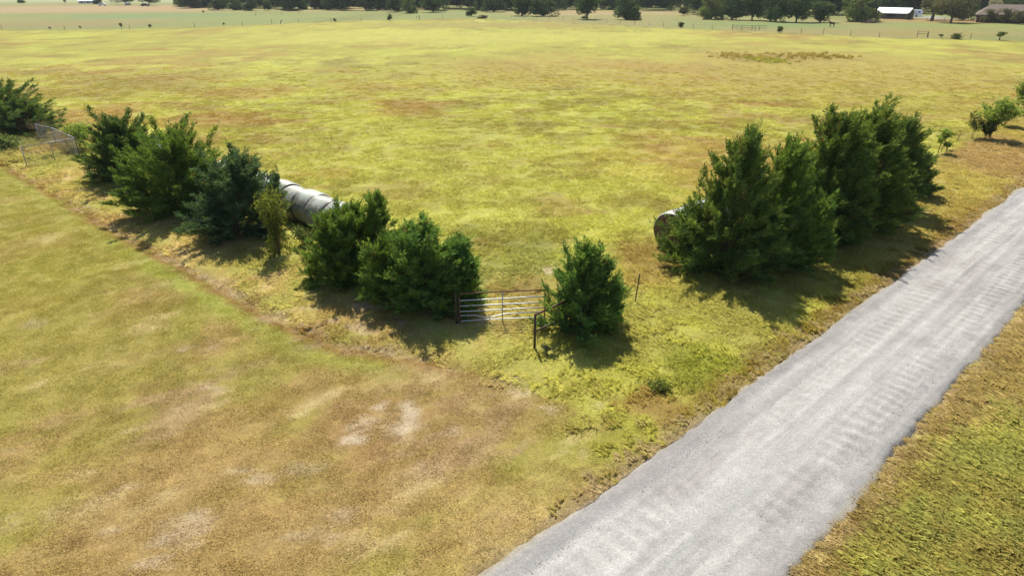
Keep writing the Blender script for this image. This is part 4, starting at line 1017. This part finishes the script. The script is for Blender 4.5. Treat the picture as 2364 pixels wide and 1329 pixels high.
FT = [
 (1640, 45, 66, 10.5, 'round', 'light', 'yellow-green sunlit tree at the left edge of the dark right-hand wood'),
 (1690, 46, 58, 11.5, 'oak', 'dark', 'dark tree just right of the sunlit yellow-green one at the wood edge'),
 (1736, 47, 66, 12.5, 'oak2', 'dark', 'dark tree in the middle of the right-hand wood edge'),
 (1790, 51, 74, 12.5, 'oak', 'dark', 'dark broad tree above the small leaning fence shrub'),
 (1838, 52, 70, 11.5, 'oak2', 'dark', 'dark tree left of the horse paddock corner'),
 (1893, 52, 56, 8.5, 'tall', 'mid', 'mid-green tree directly behind the horse'),
 (1980, 50, 98, 10.5, 'round', 'light', 'broad round bright green tree left of the white-roofed barn'),
 (1205, 37, 52, 9.5, 'tall', 'dark', 'dark tree at the left of the pair with bare trunks below, mid distance'),
 (1255, 38, 72, 9.5, 'oak', 'dark', 'broad dark tree at the right of the pair, low branches in the middle distance'),
 (1355, 45, 68, 10.5, 'oak2', 'dark', 'freestanding dark oak with a clear trunk and shade line, near top centre'),
 (1448, 46, 68, 10.0, 'round', 'dark', 'freestanding dark tree with foliage to the ground right of the oak'),
 (1578, 36, 26, 4.2, 'oak', 'olive', 'small olive-brown tree in front of the dark wood gap'),
 (945, 31, 42, 8.0, 'round', 'light', 'light green round tree against the dark wood left of centre'),
 (912, 28, 44, 9.5, 'oak', 'dark', 'dark tree close behind the light green round one on its left'),
 (1000, 29, 60, 9.5, 'oak2', 'dark', 'dark tree right of the light green round one'),
 (1088, 38, 29, HT(1088, 38, 13), 'round', 'mid', 'small round tree on a thin trunk standing alone left of centre'),
 (1140, 28, 60, 9.5, 'oak', 'dark', 'dark wood-edge tree behind the small lone round tree'),
 (618, 24, 26, 6.5, 'tall', 'mid', 'mid-green tree standing on bare tan ground, leftmost of three'),
 (662, 22, 22, 6.0, 'round', 'dark', 'dark round tree on bare tan ground, middle of three'),
 (699, 23, 26, 6.2, 'round', 'dark', 'dark round tree on bare tan ground, rightmost of three'),
 (738, 20, 30, 7.0, 'oak', 'mid', 'mid-green tree right of the three on the tan ground'),
 (505, 24, 46, 8.0, 'oak', 'dark', 'dark tree with deep shade below at the left end of the wood'),
 (545, 24, 40, 7.0, 'round', 'mid', 'mid-green bushy tree in the left end of the wood'),
 (580, 25, 40, 8.0, 'round', 'dark', 'dark bushy tree at the right of the left wood end'),
 (460, 17, 46, 6.0, 'round', 'mid', 'grey-green bushy tree left of the dark wood end'),
 (418, 16, 40, 6.0, 'round', 'light', 'pale green bushy tree at the far left end of the tree line'),
 (345, 13, 60, 8.0, 'spread', 'dark', 'dark spreading tree shading parked vehicles at the top left'),
 (290, 12, 60, 8.0, 'spread', 'dark', 'dark spreading tree left of the one shading the vehicles'),
 (226, 10, 24, 6.0, 'round', 'dark', 'small dark tree right of the pale low building, top left'),
 (50, 8, 20, 3.0, 'round', 'dark', 'dark bush alone in the pale field at the top left corner'),
 (151, 9, 9, 3.2, 'thin', 'mid', 'tiny sapling left of the pale low building'),
 (2195, 53, 104, 9.5, 'spread', 'olive', 'spreading olive tree with a forked trunk right of the barn'),
 (2151, 48, 70, 9.0, 'thin', 'olive', 'thin brownish tree with a slim trunk beside the driveway'),
 (2222, 47, 70, 9.0, 'oak', 'mid', 'mid-green tree behind the spreading olive one'),
 (2282, 53, 44, 5.2, 'round', 'olive', 'brownish bushy tree in front of the house, left'),
 (2318, 54, 50, 5.0, 'round', 'olive', 'brownish bushy tree in front of the house, right'),
 (2352, 56, 44, 4.4, 'round', 'olive', 'brownish bushy tree in front of the house at the right picture edge'),
 (2352, 47, 76, 10.0, 'oak', 'dark', 'dark big tree behind the house at the top right corner'),
 (2292, 40, 36, 9.5, 'oak', 'pale', 'pale cream-coloured tree rising behind the house roof'),
 (2096, 46, 18, 2.6, 'round', 'dark', 'dark bush at the right gable of the barn'),
]
for i, f in enumerate(FT): far_tree(*f, seed=i * 1.3)
def far_shrub(u, v, vt, wpx, proto, mat, label):
    return far_tree(u, v, wpx, max(HT(u, v, vt), .6), proto, mat, label, 'shrubs along the far fences', name='shrub', cat='shrub')
for a in [(900, 47, 30, 13, 'round', 'mid', 'green upright shrub on the far fence below the dark wood'), (773, 50, 41, 9, 'round', 'mid', 'small green shrub on the far fence left of centre'),
          (1115, 43, 34, 30, 'round', 'red', 'low rust-brown bush right of the small lone round tree'), (1572, 66, 48, 14, 'tall', 'mid', 'green shrub on the far fence right of centre'),
          (1800, 76, 57, 18, 'tall', 'light', 'leaning green shrub on the far fence left of the horse'), (2307, 93, 66, 26, 'thin', 'light', 'sparse light sapling on the right end of the far fence'),
          (2172, 88, 76, 14, 'thin', 'mid', 'thin weed between the far gate frame and the small round cedar'), (281, 68, 48, 9, 'thin', 'mid', 'tall dark weed on the far fence at the upper left'),
          (116, 69, 60, 8, 'thin', 'mid', 'short weed on the far fence near the upper left corner'), (186, 67, 58, 7, 'thin', 'mid', 'short weed left of the tall dark one on the far fence'),
          (347, 66, 53, 11, 'thin', 'mid', 'forked weed right of the tall dark one on the far fence'), (517, 60, 50, 7, 'thin', 'mid', 'weed on the far fence below the left wood end'),
          (470, 31, 23, 8, 'thin', 'mid', 'tiny weed at the edge of the tan field strip'), (1350, 43, 36, 20, 'round', 'mid', 'low bush beside the trunk of the freestanding oak')]:
    far_shrub(*a)
cedar('small dark round cedar on the far fence at the upper right', 2207, 91, HT(2207, 91, 75), 1.0, 17, [], col=(.036, .055, .026), nb=90, prof=.6, dens=.5, group='shrubs along the far fences')
# the wood behind, one mass
r = np.random.RandomState(77); X = []; Y = []
for (u0, u1, ya, yb, n) in [(400, 620, 365, 470, 40), (620, 1640, 335, 430, 190), (1600, 1960, 285, 350, 60), (1960, 2480, 300, 370, 70), (-40, 420, 640, 760, 10)]:
    y = r.uniform(ya, yb, n); x = (r.uniform(u0, u1, n) - CX) / (F_PX / CT) * y * 1.0 ; X.append(x); Y.append(y)
x = np.concatenate(X); y = np.concatenate(Y); n = len(x)
wm = {}
for k_ in ('oak', 'oak2', 'tall', 'round'):
    c = PROTO[k_][0].copy(); c.materials.clear(); c.materials.append(FM['dark'] if k_ != 'round' else FM['mid']); wm[k_] = c
s_ = r.uniform(.95, 1.5, n)
scatter('distant_wood', list(wm.values()), np.stack([x, y, x * 0 - .3], 1), np.stack([x * 0, x * 0, r.uniform(0, 6.28, n)], 1), np.stack([s_, s_, s_ * r.uniform(.9, 1.15, n)], 1), np.ones((n, 3)), 'distant dark wood closing the view along the top of the picture')

# ------------------------------------------------------------------ barn, trailer, house, far things
white_roof = simple('white_metal_roof', (.80, .82, .84), .35, .1, var=.04, scale=2)
barn_wall = simple('weathered_barn_wall', (.10, .075, .06), .9, var=.35, scale=1.5)
brick_m = simple('brown_brick', (.17, .11, .075), .9, var=.3, scale=3)
shingle = simple('brown_shingle_roof', (.15, .115, .09), .9, var=.25, scale=3)
dark_glass = simple('dark_pane', (.03, .035, .04), .15, var=.1, scale=1, spec=.5)
trim_m = simple('pale_trim', (.55, .53, .50), .7, var=.1, scale=2)
bx_, by_ = G(2056, 44)
barn = empty('barn', (bx_, by_, 0), 'low dark barn with a bright white metal roof, top right', 'barn', rotz=math.radians(-46))
L2, D2, E2, R2 = 5.2, 6.2, 1.9, 3.5
m = MB().box((-L2, -.0, -.2), (L2, .12, E2)); m.build('front_wall', barn_wall, barn)
MB().box((-L2, D2 - .12, -.2), (L2, D2, E2)).build('back_wall', barn_wall, barn)
for sx in (-1, 1):
    m = MB(); x0 = sx * L2; x1 = sx * (L2 - .12)
    prof = [(0.13, -.2), (D2 - .13, -.2), (D2 - .13, E2), (D2 / 2, R2 - .05), (.13, E2)]
    m.poly([(x0, a, b) for a, b in prof]); m.poly([(x1, a, b) for a, b in prof][::-1])
    for i in range(5):
        a, b = prof[i], prof[(i + 1) % 5]; m.poly([(x0, *a), (x1, *a), (x1, *b), (x0, *b)])
    m.build('gable_wall', barn_wall, barn)
def slab(pts, th):
    m = MB(); n_ = (Vector(pts[1]) - Vector(pts[0])).cross(Vector(pts[3]) - Vector(pts[0])).normalized() * th
    a = [Vector(p) for p in pts]; b = [p + n_ for p in a]
    m.poly(b); m.poly(a[::-1])
    for i in range(4): m.poly([a[i], a[(i + 1) % 4], b[(i + 1) % 4], b[i]])
    return m
ov = .35
slab([(-L2 - ov, -ov, E2 - .1), (L2 + ov, -ov, E2 - .1), (L2 + ov, D2 / 2, R2), (-L2 - ov, D2 / 2, R2)], .06).build('roof', white_roof, barn)
slab([(-L2 - ov, D2 / 2 + .004, R2), (L2 + ov, D2 / 2 + .004, R2), (L2 + ov, D2 + ov, E2 - .1), (-L2 - ov, D2 + ov, E2 - .1)], .06).build('roof', white_roof, barn)
slab([(-L2 - 2.2, .6, 1.7), (-L2 - .4, .6, 2.1), (-L2 - .4, 4.5, 2.1), (-L2 - 2.2, 4.5, 1.7)], .05).build('lean_to_roof', simple('grey_metal_roof', (.45, .5, .47), .5, .1), barn)
MB().box((-1.4, -.03, -.1), (1.2, -.004, 1.6)).build('door', simple('dark_door', (.035, .03, .028), .9), barn)
for k in range(2): MB().box((-L2 - 2.15, .7 + k * 3.6, -.2), (-L2 - 2.03, .82 + k * 3.6, 1.7)).build('post', barn_wall, barn)

tx_, ty_ = G(2114, 39)
tr = empty('travel_trailer', (tx_, ty_, 0), 'white travel trailer parked right of the barn', 'trailer', rotz=math.radians(-20))
tw = simple('white_trailer_skin', (.72, .74, .80), .4, var=.05, scale=2)
m = MB(); prof = [(-1.9, .5), (-1.6, .42), (1.9, .42), (2.0, 1.6), (1.8, 2.35), (-1.2, 2.4), (-1.8, 2.0)]
m.poly([(a, 0, b) for a, b in prof]); m.poly([(a, 2.2, b) for a, b in prof][::-1])
for i in range(len(prof)):
    a, b = prof[i], prof[(i + 1) % len(prof)]; m.poly([(b[0], 0, b[1]), (a[0], 0, a[1]), (a[0], 2.2, a[1]), (b[0], 2.2, b[1])])
m.build('body', tw, tr, bevel=.05)
tyre = simple('rubber', (.02, .02, .02), .8)
for yy_ in (0.05, 2.0):
    MB().tube([(.3, yy_ - .02, .33), (.3, yy_ + .16, .33)], .33, 14).build('wheel', tyre, tr)
for xx_ in (-1.0, .9): MB().box((xx_ - .35, -.02, 1.35), (xx_ + .35, -.004, 1.85)).build('window', dark_glass, tr)
MB().box((-.25, -.02, .55), (.3, -.005, 2.1)).build('door', trim_m, tr)

hx_, hy_ = G(2252, 52)
house = empty('house', (hx_, hy_, 0), 'brown brick house with a hipped brown roof cut by the right picture edge', 'house', rotz=math.radians(-30))
HL, HD, HE, HR = 20, 9, 2.3, 5.2
m = MB().box((0, 0, -.2), (HL, HD, HE)); m.build('wall', brick_m, house)
o = .5; A_ = [(-o, -o, HE - .05), (HL + o, -o, HE - .05), (HL + o, HD + o, HE - .05), (-o, HD + o, HE - .05)]; r1 = (3.2, HD / 2, HR); r2 = (HL - 3.2, HD / 2, HR)
m = MB().poly([A_[0], A_[1], r2, r1]).poly([A_[1], A_[2], r2]).poly([A_[2], A_[3], r1, r2]).poly([A_[3], A_[0], r1]).poly(A_[::-1]); rf = m.build('roof', shingle, house)
MB().box((12, HD / 2 - .9, 3.6), (12.8, HD / 2 - .1, 6.0)).build('chimney', brick_m, rf)
for k in range(4):
    wn = MB().box((2.0 + k * 4.4, -.05, .9), (3.3 + k * 4.4, -.004, 2.0)).build('window', trim_m, house)
    MB().box((2.1 + k * 4.4, -.07, .98), (3.2 + k * 4.4, -.054, 1.92)).build('pane', dark_glass, wn)
MB().box((5.0, -.04, -.1), (5.95, -.004, 2.0)).build('door', simple('front_door', (.10, .06, .04), .6), house)

lx_, ly_ = G(182, 9)
lb = empty('low_building', (lx_, ly_, 0), 'pale low building with a light blue roof at the top left', 'building', rotz=math.radians(30))
MB().box((0, 0, -.2), (11, 6, 1.6)).build('wall', trim_m, lb)
slab([(-.3, -.3, 1.6), (11.3, -.3, 1.6), (11.3, 3, 2.4), (-.3, 3, 2.4)], .08).build('roof', simple('pale_blue_roof', (.55, .72, .74), .4), lb)
slab([(-.3, 3.01, 2.4), (11.3, 3.01, 2.4), (11.3, 6.3, 1.6), (-.3, 6.3, 1.6)], .08).build('roof', bpy.data.materials['pale_blue_roof'], lb)
for k in range(3): MB().box((1.2 + k * 3.4, -.05, .4), (2.2 + k * 3.4, -.004, 1.2)).build('window', dark_glass, lb)

def car(u, v, rz, colr, label):
    x, y = G(u, v); c = empty('parked_car', (x, y, 0), label, 'car', 'vehicles parked at the far left', rotz=math.radians(rz))
    pm = simple('car_paint', colr, .3, .1, var=.03)
    prof = [(-2.1, .35), (2.1, .35), (2.15, .75), (1.3, .95), (.75, 1.45), (-1.2, 1.5), (-1.9, 1.0), (-2.15, .9)]
    m = MB(); m.poly([(a, -.85, b) for a, b in prof]); m.poly([(a, .85, b) for a, b in prof][::-1])
    for i in range(len(prof)):
        a, b = prof[i], prof[(i + 1) % len(prof)]; m.poly([(b[0], -.85, b[1]), (a[0], -.85, a[1]), (a[0], .85, a[1]), (b[0], .85, b[1])])
    m.build('body', pm, c, bevel=.06)
    for sx in (-1.3, 1.3):
        for sy in (-.9, .72): MB().tube([(sx, sy, .33), (sx, sy + .18, .33)], .33, 12).build('wheel', tyre, c)
    for sy in (-.865, .853): MB().box((-1.1, sy, 1.0), (.6, sy + .012, 1.38)).build('window', dark_glass, c)
car(237, 14, 20, (.75, .76, .78), 'white car parked on the tan field at the far left')
car(336, 15, 10, (.05, .05, .055), 'dark vehicle in the shade of the spreading tree at the top left')
car(296, 13, 100, (.16, .2, .22), 'grey-blue vehicle under the left spreading tree at the top left')

# brush pile
px_, py_ = G(2008, 54)
bp_ = empty('brush_pile', (px_, py_, 0), 'dark brush pile at the foot of the bright green round tree', 'brush pile')
r = np.random.RandomState(5); m = MB()
for k in range(160):
    a = r.uniform(0, 6.28); q = r.uniform(0, 1) ** .5; p0 = Vector((math.cos(a) * q * 2.4, math.sin(a) * q * 1.2, r.uniform(0, 1.2) * (1 - q * .7))); d = Vector(rnd_dirs(r, 1)[0]); d.z *= .4
    m.tube([p0 - d * r.uniform(.3, 1), p0 + d * r.uniform(.3, 1)], [.05, .02], 4, caps=False)
tag(m.build('branches', dark_steel, bp_), kind='stuff')

# far fences and gate frame
wood_post = simple('grey_wood_post', (.10, .085, .065), .9, var=.3, scale=5)
wire_m = simple('fence_wire', (.14, .12, .10), .6, .5)
def far_fence(label, pts, spacing, h, seed, rails=False):
    r = np.random.RandomState(seed); P = [Vector((*G(u, v), 0)) for u, v in pts]
    root = empty('wire_fence', tuple(P[0]), label, 'fence'); o0 = P[0]
    for a, b in zip(P[:-1], P[1:]):
        n_ = max(1, int((b - a).length / spacing))
        for i in range(n_):
            p = a.lerp(b, i / n_) - o0; hh = h * r.uniform(.8, 1.15); lx = r.normal(0, .07)
            MB().tube([(p.x, p.y, -.1), (p.x + lx, p.y, hh)], [.055, .05], 6).build('post', wood_post, root)
    for z in (.4, .75, 1.1):
        MB().tube([tuple(p - o0 + Vector((0, 0, z * h / 1.2))) for p in P], .006 if not rails else .04, 4, caps=False).build('wire' if not rails else 'rail', wire_m if not rails else wood_post, root)
far_fence('post and wire fence along the left half of the far pasture edge', [(5, 70), (150, 70), (300, 68), (450, 63), (560, 60), (690, 53), (900, 46), (1080, 42)], 9, 1.25, 1)
far_fence('post and wire fence along the right half of the far pasture edge', [(1180, 42), (1300, 46), (1400, 53), (1500, 60), (1600, 66), (1690, 70), (1800, 76), (1900, 80), (2030, 87), (2110, 87)], 5, 1.2, 2)
far_fence('post and wire fence from the far gate frame to the right edge', [(2142, 87), (2240, 91), (2364, 94), (2500, 97)], 6, 1.2, 3)
far_fence('short rail fence in the far field right of centre', [(1690, 69), (1712, 71), (1735, 72), (1770, 70)], 3, 1.3, 4, True)
far_fence('low fence behind the tan ground left of centre', [(590, 38), (650, 36), (690, 35), (760, 34)], 7, 1.2, 5)
far_fence('pale rail fence in front of the barn and driveway', [(2040, 47), (2100, 47), (2180, 49), (2250, 51)], 4, 1.1, 6, True)
gx_, gy_ = G(2117, 85); g2 = Vector(G(2140, 87)); gw2 = (g2 - Vector((gx_, gy_))).length
gf_ = empty('pasture_gate', (gx_, gy_, 0), 'rusty open gate frame in the far fence at the upper right', 'gate', rotz=math.atan2(g2.y - gy_, g2.x - gx_))
for xx_ in (0, gw2): MB().tube([(xx_, 0, -.1), (xx_, 0, 1.25)], .07, 6).build('post', rust, gf_)
for zz in (1.2, .7): MB().tube([(.07, 0, zz), (gw2 - .07, 0, zz)], .05, 6).build('rail', rust, gf_)
for (u, v, ut, vt, lb_) in [(647, 55, 651, 46, 'leaning wooden post on the far fence below the tan ground'), (968, 45, 968, 36, 'stout wooden post on the far fence under the light green round tree')]:
    x, y = G(u, v); H = HT(u, v, vt); root = empty('wooden_post', (x, y, 0), lb_, 'fence post'); dx = (ut - u) * PXM(v)
    MB().tube([(0, 0, -.1), (dx, 0, H)], [.13, .11], 7).build('post', wood_post, root); MB().tube([(dx, 0, H), (dx * 1.02, 0, H + .03)], [.11, .05], 7).build('top', wood_post, root)

# horse: one skinned body
hx_, hy_ = G(1919, 63)
def horse():
    root = empty('horse', (hx_, hy_, 0), 'dark brown horse standing in the far green paddock, facing left', 'horse', rotz=math.radians(8))
    J = {'rump': ((.62, 0, 1.12), .25), 'belly': ((.1, 0, 1.06), .28), 'chest': ((-.42, 0, 1.12), .27), 'neck': ((-.72, 0, 1.42), .15), 'poll': ((-.95, 0, 1.68), .11), 'jaw': ((-1.12, 0, 1.52), .09), 'muzzle': ((-1.28, 0, 1.36), .06),
         'dock': ((.84, 0, 1.16), .07), 'tail': ((.95, 0, .85), .06), 'tailend': ((.94, 0, .5), .03)}
    E_ = [('rump', 'belly'), ('belly', 'chest'), ('chest', 'neck'), ('neck', 'poll'), ('poll', 'jaw'), ('jaw', 'muzzle'), ('rump', 'dock'), ('dock', 'tail'), ('tail', 'tailend')]
    for sg, n in ((-1, 'l'), (1, 'r')):
        J['sh' + n] = ((-.45, sg * .15, .86), .12); J['kn' + n] = ((-.44 - .04 * sg, sg * .15, .48), .06); J['fe' + n] = ((-.43 - .05 * sg, sg * .15, .12), .045); J['ho' + n] = ((-.46 - .05 * sg, sg * .15, .02), .06)
        J['st' + n] = ((.55, sg * .16, .86), .15); J['hk' + n] = ((.72 + .05 * sg, sg * .16, .50), .065); J['hf' + n] = ((.66 + .05 * sg, sg * .16, .12), .045); J['hh' + n] = ((.63 + .05 * sg, sg * .16, .02), .06)
        E_ += [('chest', 'sh' + n), ('sh' + n, 'kn' + n), ('kn' + n, 'fe' + n), ('fe' + n, 'ho' + n), ('rump', 'st' + n), ('st' + n, 'hk' + n), ('hk' + n, 'hf' + n), ('hf' + n, 'hh' + n)]
        J['ear' + n] = ((-.93, sg * .07, 1.82), .025); E_.append(('poll', 'ear' + n))
    ks = list(J); me = bpy.data.meshes.new('body'); me.from_pydata([J[k][0] for k in ks], [(ks.index(a), ks.index(b)) for a, b in E_], [])
    me.materials.append(simple('dark_bay_coat', (.055, .032, .022), .6, var=.3))
    o = link('body', me, root); o.modifiers.new('skin', 'SKIN'); sk = me.skin_vertices[0].data if me.skin_vertices else None
    if sk is None:
        me.skin_vertices.new() if hasattr(me.skin_vertices, 'new') else None
        sk = me.skin_vertices[0].data
    for i, k in enumerate(ks): sk[i].radius = (J[k][1], J[k][1]); sk[i].use_root = (k == 'rump')
    sb = o.modifiers.new('sub', 'SUBSURF'); sb.levels = 1; sb.render_levels = 2
    m = MB().tube([(-.70, 0, 1.6), (-.86, 0, 1.72), (-.98, 0, 1.78)], [.05, .05, .03], 5).tube([(-.66, 0, 1.5), (-.70, 0, 1.6)], [.04, .05], 5); m.build('mane', tyre, root)
horse()

# ------------------------------------------------------------------ air
hz = MB().box((-2600, -80, -2), (2600, 2600, 24)).build('haze', simple('haze_tmp', (1, 1, 1)))
hm, nt_, out_ = newmat('haze_air'); pv = nd(nt_, 'ShaderNodeVolumePrincipled'); pv.inputs['Color'].default_value = (.86, .92, 1, 1); pv.inputs['Density'].default_value = 0.00009; pv.inputs['Anisotropy'].default_value = .2
nt_.links.new(pv.outputs[0], out_.inputs['Volume']); hz.data.materials.clear(); hz.data.materials.append(hm); tag(hz, kind='stuff')
